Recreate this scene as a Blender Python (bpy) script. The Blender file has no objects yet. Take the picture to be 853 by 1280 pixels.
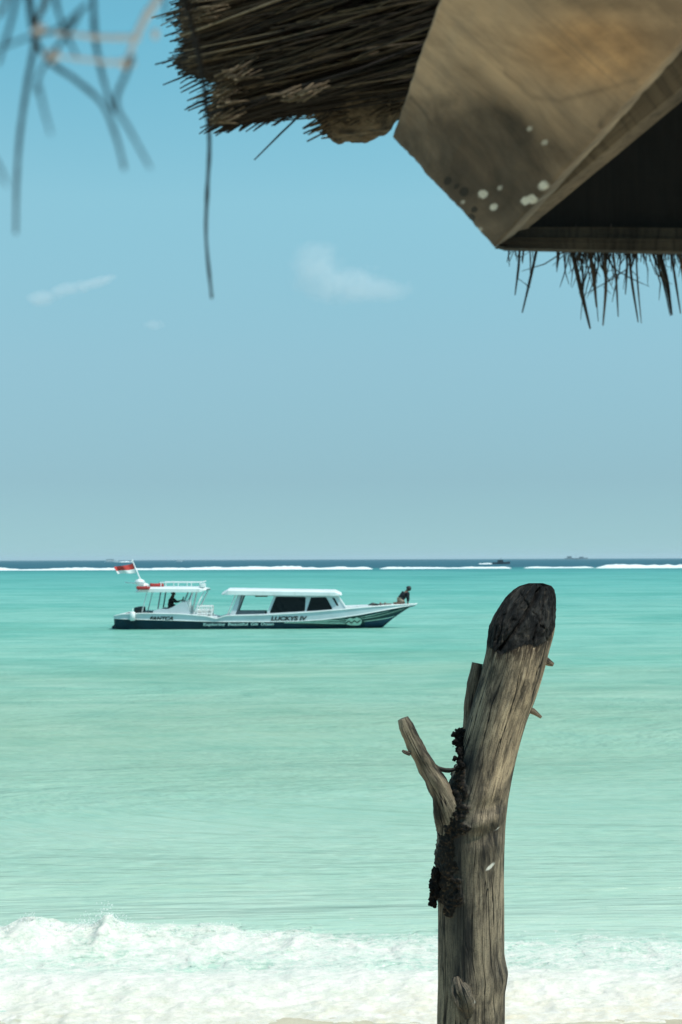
import bpy, bmesh, math, random
import numpy as np
from mathutils import Vector, Matrix, noise as mnoise

random.seed(7); rng = np.random.default_rng(7)
scene = bpy.context.scene
R = math.radians

# ------------------------------------------------------------------ camera
CAMH = 2.9
FPX = 1780.0                      # focal length in photo pixels (1280 tall)
TILT, ROLL = math.atan(59/1780), R(-0.2)
cd = bpy.data.cameras.new('camera'); cam = bpy.data.objects.new('camera', cd)
scene.collection.objects.link(cam); scene.camera = cam
cd.sensor_fit = 'VERTICAL'; cd.sensor_height = 36; cd.sensor_width = 24
cd.lens = 36*FPX/1280
cd.clip_start = 0.05; cd.clip_end = 60000
CM = Matrix.Rotation(math.pi/2+TILT, 3, 'X') @ Matrix.Rotation(ROLL, 3, 'Z')
cam.matrix_world = Matrix.Translation((0, 0, CAMH)) @ CM.to_4x4()
cd.dof.use_dof = True; cd.dof.focus_distance = 3.9; cd.dof.aperture_fstop = 11.0

def P(px, py, Y):
    """point of the place seen at photo pixel px,py at distance Y in front of the viewer"""
    d = CM @ Vector(((px-426.5)/FPX, -(py-640)/FPX, -1))
    return Vector((0, 0, CAMH)) + d*(Y/d.y)

# ------------------------------------------------------------------ sky and sun
SUN_EL = R(60); SUN_AZ = R(118)     # azimuth clockwise from +Y (the view direction)
w = bpy.data.worlds.new('World'); scene.world = w; w.use_nodes = True
nt = w.node_tree; nt.nodes.clear()
sky = nt.nodes.new('ShaderNodeTexSky'); sky.sky_type = 'NISHITA'; sky.sun_disc = False
sky.sun_elevation = SUN_EL; sky.sun_rotation = SUN_AZ
sky.air_density = 1.0; sky.dust_density = 0.6; sky.ozone_density = 2.0
tcs = nt.nodes.new('ShaderNodeTexCoord'); lift = nt.nodes.new('ShaderNodeVectorMath'); lift.operation = 'MULTIPLY_ADD'
nt.links.new(tcs.outputs['Generated'], lift.inputs[0]); lift.inputs[1].default_value = (1, 1, .85); lift.inputs[2].default_value = (0, 0, .13)
nt.links.new(lift.outputs[0], sky.inputs[0])
tint = nt.nodes.new('ShaderNodeMix'); tint.data_type = 'RGBA'; tint.blend_type = 'MULTIPLY'
tint.inputs[0].default_value = 1.0
nt.links.new(sky.outputs[0], tint.inputs[6]); sepz = nt.nodes.new('ShaderNodeSeparateXYZ'); nt.links.new(tcs.outputs['Generated'], sepz.inputs[0])
air = nt.nodes.new('ShaderNodeValToRGB'); nt.links.new(sepz.outputs['Z'], air.inputs[0]); nt.links.new(air.outputs[0], tint.inputs[7])
_st = [(0, (.665, .785, .63)), (.055, (.71, .81, .655)), (.139, (.92, 1.08, .83)), (.245, (1.08, 1.42, 1.04)), (.35, (.80, 1.46, 1.12)), (1, (.85, 1.1, .95))]
while len(air.color_ramp.elements) < len(_st): air.color_ramp.elements.new(.5)
for e_, (p_, c_) in zip(air.color_ramp.elements, _st): e_.position = p_; e_.color = c_+(1,)
bg = nt.nodes.new('ShaderNodeBackground'); bg.inputs[1].default_value = 0.15
out = nt.nodes.new('ShaderNodeOutputWorld')
nt.links.new(tint.outputs[2], bg.inputs[0]); nt.links.new(bg.outputs[0], out.inputs[0])
sl = bpy.data.lights.new('sun', 'SUN'); sl.energy = 3.2; sl.angle = R(0.5); sl.color = (1, 0.955, 0.88)
so = bpy.data.objects.new('sun', sl); scene.collection.objects.link(so)
sdir = Vector((math.sin(SUN_AZ)*math.cos(SUN_EL), math.cos(SUN_AZ)*math.cos(SUN_EL), math.sin(SUN_EL)))
so.rotation_euler = sdir.to_track_quat('Z', 'Y').to_euler()
scene.view_settings.view_transform = 'Standard'; scene.view_settings.look = 'None'
scene.view_settings.exposure = 0.14; scene.view_settings.gamma = 1.0
scene.view_settings.use_curve_mapping = False
scene.cycles.volume_bounces = 3

# ------------------------------------------------------------------ noise
def _h(ix, iy, iz, seed):
    n = (ix*374761393 + iy*668265263 + iz*2147483647 % 4294967296 + iz*1274126177 + seed*974634777) & 0xffffffff
    n = ((n ^ (n >> 13)) * 1274126177) & 0xffffffff
    n = n ^ (n >> 16)
    return (n & 0xffffff)/float(0xffffff)
def vn(x, y, z=0, seed=0):
    x = np.asarray(x, float); y = np.asarray(y, float); z = np.asarray(z, float)+np.zeros_like(x)
    ix = np.floor(x).astype(np.int64); iy = np.floor(y).astype(np.int64); iz = np.floor(z).astype(np.int64)
    fx, fy, fz = x-ix, y-iy, z-iz
    s = lambda t: t*t*(3-2*t)
    fx, fy, fz = s(fx), s(fy), s(fz)
    r = 0
    for dx in (0, 1):
        for dy in (0, 1):
            for dz in (0, 1):
                wgt = (fx if dx else 1-fx)*(fy if dy else 1-fy)*(fz if dz else 1-fz)
                r = r + wgt*_h(ix+dx, iy+dy, iz+dz, seed)
    return r
def fbm(x, y, z=0, oct=4, seed=0):
    r = 0; a = .5; t = 0
    for o in range(oct):
        r = r + a*vn(x*2**o, y*2**o, np.asarray(z)*2**o, seed+o); t += a; a *= .5
    return r/t
def sstep(a, b, x):
    t = np.clip((x-a)/(b-a), 0, 1); return t*t*(3-2*t)

# ------------------------------------------------------------------ object helpers
COL = scene.collection
def link(name, me, mats=None, parent=None, smooth=False):
    o = bpy.data.objects.new(name, me); COL.objects.link(o)
    if mats:
        for m in (mats if isinstance(mats, (list, tuple)) else [mats]): me.materials.append(m)
    if parent: o.parent = parent
    if smooth:
        me.polygons.foreach_set('use_smooth', [True]*len(me.polygons))
    return o
def tag(o, label=None, cat=None, group=None, kind=None):
    if label: o['label'] = label
    if cat: o['category'] = cat
    if group: o['group'] = group
    if kind: o['kind'] = kind
    return o
def empty(name, loc, label=None, cat=None, group=None):
    o = bpy.data.objects.new(name, None); COL.objects.link(o); o.location = loc; o.empty_display_size = .1
    return tag(o, label, cat, group)
def rebase(o, base):
    """top-level mesh built in place: move its origin to its base"""
    b = Vector(base); o.data.transform(Matrix.Translation(-b)); o.location = Vector(o.location)+b; return o

class MB:
    def __init__(s): s.v = []; s.f = []; s.marks = None
    def cut(s):
        s.marks = (s.marks or [])+[(len(s.v), len(s.f))]
    def add(s, vs, fs):
        n = len(s.v); s.v += [tuple(v) for v in vs]; s.f += [tuple(i+n for i in f) for f in fs]; return s
    def box(s, c, size, rot=None, bev=0):
        bm = bmesh.new(); bmesh.ops.create_cube(bm, size=1)
        bmesh.ops.scale(bm, vec=size, verts=bm.verts)
        if bev: bmesh.ops.bevel(bm, geom=bm.edges[:], offset=bev, segments=2, affect='EDGES', profile=.6)
        M = Matrix.Translation(c)
        if rot is not None: M = M @ rot.to_4x4()
        bmesh.ops.transform(bm, matrix=M, verts=bm.verts); return s.bm(bm)
    def bm(s, bm):
        bm.verts.index_update()
        s.add([v.co.copy() for v in bm.verts], [[v.index for v in f.verts] for f in bm.faces]); bm.free(); return s
    def sphere(s, c, r, sc=(1, 1, 1), sub=2, jit=0, seed=0):
        bm = bmesh.new(); bmesh.ops.create_icosphere(bm, subdivisions=sub, radius=1)
        for v in bm.verts:
            k = 1+jit*mnoise.noise(v.co*1.7+Vector((seed*3.1, seed, 0)))
            v.co = Vector((v.co.x*sc[0], v.co.y*sc[1], v.co.z*sc[2]))*r*k+Vector(c)
        return s.bm(bm)
    def tube(s, pts, rad, n=8, cap=True):
        pts = [Vector(p) for p in pts]
        if not isinstance(rad, (list, tuple)): rad = [rad]*len(pts)
        ring = []; up = Vector((0.13, 0.21, 1)).normalized()
        for i, p in enumerate(pts):
            t = (pts[min(i+1, len(pts)-1)]-pts[max(i-1, 0)]).normalized()
            u = (up - t*up.dot(t))
            if u.length < .05: u = Vector((1, 0, 0))-t*t.x
            u.normalize(); up = u; v = t.cross(u)
            ring.append([p+(u*math.cos(a)+v*math.sin(a))*rad[i] for a in [2*math.pi*k/n for k in range(n)]])
        vs = [q for r_ in ring for q in r_]; fs = []
        for i in range(len(pts)-1):
            for k in range(n):
                fs.append((i*n+k, i*n+(k+1) % n, (i+1)*n+(k+1) % n, (i+1)*n+k))
        if cap: fs.append(tuple(range(n))[::-1]); fs.append(tuple(range((len(pts)-1)*n, len(pts)*n)))
        return s.add(vs, fs)
    def prism(s, poly, d):
        """polygon (list of Vectors) extruded by vector d"""
        n = len(poly); vs = list(poly)+[Vector(p)+Vector(d) for p in poly]
        fs = [tuple(range(n)), tuple(range(n, 2*n))[::-1]]+[(i, i+n, (i+1) % n+n, (i+1) % n) for i in range(n)]
        return s.add(vs, fs)
    def mesh(s, name):
        me = bpy.data.meshes.new(name); me.from_pydata(s.v, [], s.f); me.update()
        bm = bmesh.new(); bm.from_mesh(me); bmesh.ops.recalc_face_normals(bm, faces=bm.faces); bm.to_mesh(me); bm.free()
        return me
    def build(s, name, m, parent=None, smooth=False, bevel=0):
        if getattr(s, 'marks', None):          # one object per piece
            full = (s.v, s.f); cuts = s.marks+[(len(s.v), len(s.f))]; s.marks = None; o = None
            for (v0, f0), (v1, f1) in zip(cuts[:-1], cuts[1:]):
                q = MB(); q.v = full[0][v0:v1]; q.f = [tuple(i-v0 for i in f) for f in full[1][f0:f1]]; o = q.build(name, m, parent, smooth, bevel)
            return o
        o = link(name, s.mesh(name), m, parent, smooth)
        if bevel:
            b = o.modifiers.new('edge', 'BEVEL'); b.width = bevel; b.segments = 2; b.limit_method = 'ANGLE'
        return o
def catmull(pts, n=6):
    pts = [Vector(p) for p in pts]; q = [pts[0]*2-pts[1]]+pts+[pts[-1]*2-pts[-2]]; r = []
    for i in range(1, len(q)-2):
        for k in range(n):
            t = k/n; a, b, c, d = q[i-1], q[i], q[i+1], q[i+2]
            r.append(.5*((2*b)+(c-a)*t+(2*a-5*b+4*c-d)*t*t+(3*b-a-3*c+d)*t**3))
    r.append(pts[-1]); return r

# ------------------------------------------------------------------ material helpers
class NT:
    def __init__(s, name):
        s.m = bpy.data.materials.new(name); s.m.use_nodes = True; s.t = s.m.node_tree; s.t.nodes.clear()
        s.out = s.n('ShaderNodeOutputMaterial')
    def n(s, typ, **kw):
        nd = s.t.nodes.new(typ)
        for k, v in kw.items(): setattr(nd, k, v)
        return nd
    def l(s, a, b): s.t.links.new(a, b)
    def val(s, x, sock):
        if hasattr(x, 'node'): s.l(x, sock)
        elif isinstance(x, (tuple, list)): sock.default_value = tuple(x)+((1,) if len(x) == 3 and sock.type == 'RGBA' else ())
        else: sock.default_value = x
    def coord(s, kind='Object', scale=(1, 1, 1), attr=None):
        if attr: c = s.n('ShaderNodeAttribute', attribute_name=attr).outputs['Vector']
        elif kind == 'World': c = s.n('ShaderNodeNewGeometry').outputs['Position']
        else: c = s.n('ShaderNodeTexCoord').outputs[kind]
        mp = s.n('ShaderNodeMapping'); s.l(c, mp.inputs[0]); mp.inputs['Scale'].default_value = scale; return mp.outputs[0]
    def noise(s, vec, scale=5, detail=4, rough=.55, dist=0):
        n = s.n('ShaderNodeTexNoise'); s.l(vec, n.inputs['Vector']); n.inputs['Scale'].default_value = scale
        n.inputs['Detail'].default_value = detail; n.inputs['Roughness'].default_value = rough; n.inputs['Distortion'].default_value = dist
        return n.outputs['Fac']
    def ramp(s, f, stops, interp='LINEAR'):
        r = s.n('ShaderNodeValToRGB'); s.val(f, r.inputs[0]); cr = r.color_ramp; cr.interpolation = interp
        while len(cr.elements) < len(stops): cr.elements.new(.5)
        for e, (p, c) in zip(cr.elements, stops):
            e.position = p; e.color = (c, c, c, 1) if not isinstance(c, (tuple, list)) else tuple(c)+(1,)
        return r.outputs[0]
    def math(s, op, a, b=0, c=0, clamp=False):
        m = s.n('ShaderNodeMath', operation=op, use_clamp=clamp); s.val(a, m.inputs[0]); s.val(b, m.inputs[1]); s.val(c, m.inputs[2]); return m.outputs[0]
    def mix(s, f, a, b, mode='MIX'):
        m = s.n('ShaderNodeMix', data_type='RGBA', blend_type=mode); s.val(f, m.inputs[0]); s.val(a, m.inputs[6]); s.val(b, m.inputs[7]); return m.outputs[2]
    def bump(s, h, strength=.5, dist=.01, normal=None):
        b = s.n('ShaderNodeBump'); b.inputs['Strength'].default_value = strength; b.inputs['Distance'].default_value = dist
        s.l(h, b.inputs['Height'])
        if normal: s.l(normal, b.inputs['Normal'])
        return b.outputs[0]
    def princ(s, col, rough=.6, normal=None, spec=.5, metal=0, **kw):
        p = s.n('ShaderNodeBsdfPrincipled'); s.val(col, p.inputs['Base Color']); s.val(rough, p.inputs['Roughness'])
        p.inputs['Specular IOR Level'].default_value = spec; p.inputs['Metallic'].default_value = metal
        if normal: s.l(normal, p.inputs['Normal'])
        for k, v in kw.items(): s.val(v, p.inputs[k])
        s.l(p.outputs[0], s.out.inputs[0]); return p
def paint(name, c, rough=.4, var=.12, scale=3, bump=.1, spec=.5, metal=0, dirt=None):
    t = NT(name); v = t.coord()
    f = t.noise(v, scale, 6, .6)
    dark = tuple(x*(1-var*2) for x in c); lite = tuple(min(1, x*(1+var)) for x in c)
    col = t.ramp(f, [(.3, dark), (.55, c), (.8, lite)])
    if dirt:
        g = t.ramp(t.noise(t.coord(scale=(1, 1, .35)), scale*2.3, 5), [(.58, 0), (.75, .6)])
        col = t.mix(g, col, dirt)
    t.princ(col, t.ramp(f, [(.3, min(1, rough*1.3)), (.7, rough)]), t.bump(t.noise(v, scale*12, 4), bump, .004), spec, metal)
    return t.m

# ------------------------------------------------------------------ SEA (distance measured along Y from the viewer, shore runs along X)
def sea_shader(t):
    pos = t.n('ShaderNodeNewGeometry').outputs['Position']
    sep = t.n('ShaderNodeSeparateXYZ'); t.l(pos, sep.inputs[0])
    Y = sep.outputs['Y']; Ym = t.math('MAXIMUM', Y, 5)
    lg = t.math('DIVIDE', t.math('LOGARITHM', Ym, 10.0), 4.0)     # log10(Y)/4
    def lanes(power, sx, sy, scale, detail, rough, dist):
        """noise in long patches parallel to the shore, patches growing with distance from it"""
        c = t.n('ShaderNodeCombineXYZ')
        t.l(t.math('MULTIPLY', t.math('DIVIDE', sep.outputs['X'], t.math('POWER', Ym, power)), sx), c.inputs[0]); t.l(t.math('MULTIPLY', lg, sy), c.inputs[1])
        return t.noise(c.outputs[0], scale, detail, rough, dist)
    band = lanes(.9, 2.2, 30, 2.2, 2, .45, .5)
    lgp = t.math('ADD', lg, t.math('MULTIPLY', t.math('SUBTRACT', band, .5), .045))
    L = lambda d: math.log10(d)/4
    col = t.ramp(lgp, [
        (L(9.5), (.50, .62, .50)), (L(12.5), (.40, .56, .44)), (L(17), (.325, .505, .385)), (L(25), (.280, .445, .325)),
        (L(36), (.250, .455, .345)), (L(47), (.225, .475, .375)), (L(75), (.205, .47, .385)), (L(140), (.145, .43, .37)),
        (L(300), (.085, .35, .315)), (L(425), (.028, .21, .215)), (L(500), (.009, .088, .128)), (L(5000), (.011, .098, .142))])
    st = lanes(.8, 5.0, 190, 1.6, 8, .68, .3)
    farr = t.ramp(lg, [(L(14), .05), (L(30), .22), (L(60), .75), (L(380), .8), (L(450), .5)])
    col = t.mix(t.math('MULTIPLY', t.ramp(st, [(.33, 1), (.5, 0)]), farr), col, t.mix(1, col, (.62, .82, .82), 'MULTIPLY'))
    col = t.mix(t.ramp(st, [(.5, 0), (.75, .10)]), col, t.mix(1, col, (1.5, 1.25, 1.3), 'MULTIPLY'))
    sandy = t.ramp(lanes(.9, 1, 16, 1.7, 4, .5, 0), [(.46, 0), (.68, .6)])
    near = t.ramp(lg, [(L(15), 0), (L(23), 1), (L(42), 1), (L(60), 0)])
    col = t.mix(t.math('MULTIPLY', sandy, near), col, (.29, .455, .32))
    deep = t.ramp(lanes(.9, 1.3, 16, 2.6, 4, .5, 0), [(.48, 0), (.62, .7)])
    far = t.ramp(lg, [(L(30), 0), (L(42), 1), (L(330), .8), (L(400), 0)])
    col = t.mix(t.math('MULTIPLY', deep, far), col, t.mix(1, col, (.62, .86, .84), 'MULTIPLY'))
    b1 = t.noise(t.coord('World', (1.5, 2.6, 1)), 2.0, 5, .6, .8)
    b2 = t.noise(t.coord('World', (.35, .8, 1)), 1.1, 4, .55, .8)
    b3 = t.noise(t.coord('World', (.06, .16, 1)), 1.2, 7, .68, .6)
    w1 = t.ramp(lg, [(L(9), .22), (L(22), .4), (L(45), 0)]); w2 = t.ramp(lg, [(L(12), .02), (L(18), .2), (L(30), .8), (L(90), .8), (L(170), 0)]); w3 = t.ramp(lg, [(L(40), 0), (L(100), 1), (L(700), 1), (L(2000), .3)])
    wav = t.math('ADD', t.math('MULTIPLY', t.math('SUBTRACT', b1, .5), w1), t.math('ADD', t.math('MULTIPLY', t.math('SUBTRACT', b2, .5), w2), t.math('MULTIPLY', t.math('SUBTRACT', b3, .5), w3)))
    col = t.mix(t.ramp(t.math('ADD', wav, .5), [(.34, .55), (.50, 0)]), col, t.mix(1, col, (.60, .80, .80), 'MULTIPLY'))  # light and dark sides of the wavelets painted into the water colour
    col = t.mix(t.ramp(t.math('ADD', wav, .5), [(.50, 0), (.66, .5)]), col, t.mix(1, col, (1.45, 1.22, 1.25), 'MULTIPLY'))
    n1 = t.bump(b3, .8, 1.2); n2 = t.bump(b2, .35, .09, n1); n3 = t.bump(b1, .5, .03, n2)
    t.l(t.ramp(lg, [(L(10.5), .06), (L(16), .16), (L(32), .42)]), n2.node.inputs['Strength']); t.l(t.ramp(lg, [(L(10.5), .12), (L(16), .25), (L(32), .5)]), n3.node.inputs['Strength'])
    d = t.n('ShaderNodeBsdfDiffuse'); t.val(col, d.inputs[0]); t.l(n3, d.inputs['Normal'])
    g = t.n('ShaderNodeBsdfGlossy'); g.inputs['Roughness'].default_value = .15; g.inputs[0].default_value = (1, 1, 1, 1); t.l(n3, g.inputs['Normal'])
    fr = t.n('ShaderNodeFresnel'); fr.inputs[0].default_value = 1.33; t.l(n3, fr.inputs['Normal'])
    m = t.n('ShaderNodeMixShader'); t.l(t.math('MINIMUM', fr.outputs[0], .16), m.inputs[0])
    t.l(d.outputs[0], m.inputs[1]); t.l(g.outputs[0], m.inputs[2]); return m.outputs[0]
def sea_material():
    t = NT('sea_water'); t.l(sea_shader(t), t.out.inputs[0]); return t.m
def grid_mesh(name, X, Yc, Z, attrs=None):
    ny, nx = X.shape
    co = np.stack([X, Yc, Z], -1).reshape(-1, 3).astype(np.float32)
    i = np.arange((ny-1)*(nx-1)); r, c = i//(nx-1), i % (nx-1); a = r*nx+c
    quads = np.stack([a, a+1, a+nx+1, a+nx], -1).astype(np.int32)
    me = bpy.data.meshes.new(name)
    me.vertices.add(len(co)); me.vertices.foreach_set('co', co.ravel())
    me.loops.add(quads.size); me.loops.foreach_set('vertex_index', quads.ravel())
    me.polygons.add(len(quads)); me.polygons.foreach_set('loop_start', np.arange(0, quads.size, 4, dtype=np.int32))
    me.polygons.foreach_set('loop_total', np.full(len(quads), 4, dtype=np.int32))
    me.polygons.foreach_set('use_smooth', np.ones(len(quads), dtype=bool))
    me.update(calc_edges=True)
    for k, v in (attrs or {}).items():
        at = me.attributes.new(k, 'FLOAT', 'POINT'); at.data.foreach_set('value', v.ravel().astype(np.float32))
    return me
ys = 9.0*np.exp(np.linspace(0, math.log(26000/9.0), 1150))
us = np.linspace(-1, 1, 420); us = np.sign(us)*np.abs(us)**1.35
Yg, Ug = np.meshgrid(ys, us, indexing='ij')
Xg = Ug*(1.1*Yg+30)
spc = Yg*.0072
def fade(wl): return np.clip((wl/spc-3)/4, 0, 1)
Zg = .0025*fade(2.6)*(fbm(Xg*.22, Yg*.75, 0, 3, 5)-.5)*2*sstep(9.5, 14, Yg) + .035*fade(6)*(vn(Xg*.07, Yg*.2+vn(Xg*.05, Yg*.03, 0, 4)*2, 0, 9)-.5)*2 \
   + .0012*fade(.6)*(vn(Xg*1.1, Yg*3.3, 0, 11)-.5)*2
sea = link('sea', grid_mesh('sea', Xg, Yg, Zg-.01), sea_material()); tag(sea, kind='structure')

# ------------------------------------------------------------------ SAND
def sand_z(x, y):
    z = np.interp(y, [-60, -6, 0, 3.5, 6.2, 8.6, 9.2, 12, 30, 60], [2.4, 1.6, 1.25, 1.0, .48, .05, -.02, -.25, -1.5, -3])
    return z+.02*(fbm(np.asarray(x)*1.1, np.asarray(y)*1.1, 0, 3, 21)-.5)
t = NT('beach_sand'); v = t.coord('World')
f = t.noise(v, 2.5, 6, .6); f2 = t.noise(v, 180, 3, .7)
col = t.ramp(f, [(.3, (.50, .42, .29)), (.6, (.60, .52, .38)), (.8, (.66, .59, .45))])
col = t.mix(t.ramp(f2, [(.35, .35), (.55, 0)]), col, (.38, .30, .2))
t.princ(col, .85, t.bump(f2, .5, .004, t.bump(t.noise(v, 9, 5), .5, .04)), .25)
yy = np.concatenate([np.linspace(-60, -6, 30), np.linspace(-5.7, 10, 220), np.linspace(10.4, 60, 60)]); xx = np.sinh(np.linspace(-4.6, 4.6, 320))*2.2
Ys, Xs = np.meshgrid(yy, xx, indexing='ij')
sand = link('sand_beach', grid_mesh('sand_beach', Xs, Ys, sand_z(Xs, Ys)+.03*(fbm(Xs*3, Ys*3, 0, 3, 31)-.5)*sstep(8.5, 7, Ys)), t.m); tag(sand, kind='structure')

# ------------------------------------------------------------------ SURF on the shore
t = NT('surf_foam')
fo = t.n('ShaderNodeAttribute', attribute_name='foam').outputs['Fac']; sa = t.n('ShaderNodeAttribute', attribute_name='sandy').outputs['Fac']
v = t.coord('World', (1, 1.5, 1.5))
n1 = t.noise(v, 8, 9, .70, .9); n2 = t.noise(v, 42, 7, .74, .5); n0 = t.noise(t.coord('World', (.8, 2.2, 1)), 2.4, 5, .6, .6)
mask = t.math('ADD', fo, t.math('ADD', t.math('MULTIPLY', t.math('SUBTRACT', n1, .5), 2.3), t.math('ADD', t.math('MULTIPLY', t.math('SUBTRACT', n2, .5), 1.5), t.math('MULTIPLY', t.math('SUBTRACT', n0, .5), 1.0))))
mk = t.ramp(mask, [(.30, 0), (.50, .45), (1.0, 1)])
sandw = t.math('MULTIPLY', sa, t.ramp(mask, [(.45, 1), (1.0, .45)]))
whitec = t.mix(t.ramp(t.noise(v, 5, 6, .65), [(.38, .0), (.66, .65)]), (.88, .80, .72), t.mix(sa, (.68, .70, .62), (.80, .68, .50)))
whitec = t.mix(t.ramp(n2, [(.38, .55), (.5, 0)]), whitec, t.mix(1, whitec, (.84, .86, .83), 'MULTIPLY'))
hgt = t.math('ADD', t.math('MULTIPLY', n1, .65), t.math('MULTIPLY', n2, .35))
p = t.princ(whitec, .7, t.bump(hgt, .6, .04), .3)
wetsand = t.n('ShaderNodeBsdfPrincipled'); wetsand.inputs['Base Color'].default_value = (.70, .58, .39, 1); wetsand.inputs['Roughness'].default_value = .3
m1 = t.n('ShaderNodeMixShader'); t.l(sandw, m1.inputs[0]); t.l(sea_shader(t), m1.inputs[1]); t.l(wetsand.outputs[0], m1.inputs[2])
m2 = t.n('ShaderNodeMixShader'); t.l(mk, m2.inputs[0]); t.l(m1.outputs[0], m2.inputs[1]); t.l(p.outputs[0], m2.inputs[2]); t.l(m2.outputs[0], t.out.inputs[0])
xs = np.linspace(-8, 8, 1150); yb = np.linspace(8.2, 12.2, 330)
YY, XX = np.meshgrid(yb, xs, indexing='ij')
hx = .03+.075*sstep(-.2, -1.6, XX)+.03*sstep(.62, .8, vn(XX*3.1, XX*0, 0, 83))*sstep(1.5, -1, XX)+.04*np.exp(-((XX+1.78)/.16)**2)+.06*np.exp(-((XX+1.79)/.05)**2)+.05*np.exp(-((XX+2.35)/.2)**2)+.07*(fbm(XX*1.3, XX*0+3, 0, 3, 41)-.5)
hx = np.clip(hx, .015, 1)
yc = 10.72+.35*(fbm(XX*.5, XX*0+9, 0, 2, 42)-.5)*2-.02*XX
dy = YY-yc
prof = np.where(dy < 0, np.exp(-(dy/.28)**2), np.exp(-(dy/.42)**2))
second = .05*np.exp(-((YY-9.75-.25*(fbm(XX*.6, XX*0, 0, 2, 43)-.5)*2)/.3)**2)
edge = 8.82+.16*(fbm(XX*.8, XX*0+5, 0, 3, 44)-.5)*2
F = .92*sstep(11.55, 10.75, YY+.9*(fbm(XX*.8, YY*1.6, 0, 4, 45)-.5)+.28*sstep(-.4, .6, XX)+.02)
lane = .30*np.exp(-((YY-10.25-.3*(fbm(XX*.5, XX*0+2, 0, 2, 46)-.5))/.2)**2)
foam = F*(.72-lane)+.34*np.exp(-((YY-9.75)/.6)**2)+.16*prof
turb = 1-np.abs(2*fbm(XX*3.2, YY*4.5, 0, 4, 47)-1)*1.6
turb2 = fbm(XX*14, YY*19, 0, 3, 48)-.5
Zs = .004+hx*prof*(.75+.5*turb*.6)+second+F*(.030*(turb-.6)+.022*turb2)
low = sstep(edge-.12, edge+.1, YY)
Zs = np.where(YY > 11.3, Zs*sstep(12.1, 11.3, YY), Zs)
Zs = Zs*low+(sand_z(XX, YY)-.06)*(1-low)-.035*sstep(11.5, 12.1, YY)
Zs = np.maximum(Zs, np.where(low > .5, -1, -9))
sandy = 1.15*sstep(10.2, 9.1, YY+.5*(fbm(XX*1.2, YY*2, 0, 3, 49)-.5)+.12*(XX < 0)-.0*XX)*(.6+.4*sstep(-1, 1.5, XX))
surf = link('surf', grid_mesh('surf', XX, YY, Zs, {'foam': foam, 'sandy': sandy}), t.m)
tag(surf, 'white churning foam of the small wave breaking on the sand shore', 'surf', kind='stuff')
# drops thrown up along the crest
m_spray = paint('spray_white', (.9, .9, .88), .6, .02)
sp = MB()
for i in range(1500):
    x = random.choice([random.gauss(-1.78, .16), random.gauss(-2.2, .35), random.uniform(-3.2, -.2), random.uniform(-3.5, 3.5)])
    j = int(np.clip((x+8)/16*1149, 0, 1149)); y = yc[0, j]+random.gauss(.02, .06); i2 = int(np.clip((y-8.2)/4*329, 0, 329))
    zt = Zs[i2, j]; big = math.exp(-((x+1.78)/.2)**2)
    z = zt+.006+abs(random.gauss(0, .014+.038*big))
    r = random.uniform(.0012, .0038)
    sp.sphere((x, y, z), r, (1, 1, random.uniform(.8, 1.5)), 1)
tag(sp.build('water_spray', m_spray, smooth=True), 'fine white drops thrown up above the crest of the shore wave', 'spray', kind='stuff')

# ------------------------------------------------------------------ REEF BREAKERS, far out
t = NT('breaker_foam'); v = t.coord('World', (.25, 1, 1.2)); n1 = t.noise(v, .9, 6, .7)
t.princ(t.ramp(n1, [(.3, (.62, .78, .77)), (.45, (.84, .87, .86))]), .8, t.bump(n1, .6, .4), .2)
def breaker(px0, px1, Yd, py0, h, seed, label):
    x0, x1 = (px0-426.5)/FPX*Yd, (px1-426.5)/FPX*Yd
    nx = int((x1-x0)/.35)+2; X = np.linspace(x0, x1, nx); Q = np.linspace(-1, 1, 15)
    QQ, XM = np.meshgrid(Q, X, indexing='ij')
    u = (XM-x0)/(x1-x0); end = np.clip(np.minimum(u, 1-u)*(x1-x0)/3, 0, 1)**.6
    hh = h*end*np.clip(.25+1.3*fbm(XM*.12, XM*0, 0, 6, seed)-.25*(vn(XM*.03, XM*0, 0, seed+1) > .8), .08, 2)
    Ym = Yd+QQ*3.2+3*(fbm(XM*.02, XM*0, 0, 3, seed+3)-.5)*2
    Zm = hh*(np.cos(QQ*math.pi/2)**.8)*(.8+.4*fbm(XM*.9, QQ*2, 0, 3, seed+7))-.06*(np.abs(QQ) > .97)
    o = link('breaking_wave', grid_mesh('breaking_wave', XM, Ym, Zm), t.m)
    o = rebase(o, ((x0+x1)/2, Yd, 0)); tag(o, label, 'wave', 'white waves breaking on the outer reef'); return o
breaker(-60, 466, 415, 0, 0.81, 51, 'longest white breaker line on the reef, behind the boat and its flag')
breaker(474, 638, 425, 0, 0.64, 52, 'short thin white breaker just right of the longest breaker line')
breaker(655, 742, 432, 0, 0.53, 53, 'thin faint white breaker between the two right hand reef waves')
breaker(744, 940, 420, 0, 1.06, 54, 'tall thick white breaker on the reef at the right, beyond the burnt topped post')

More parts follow.
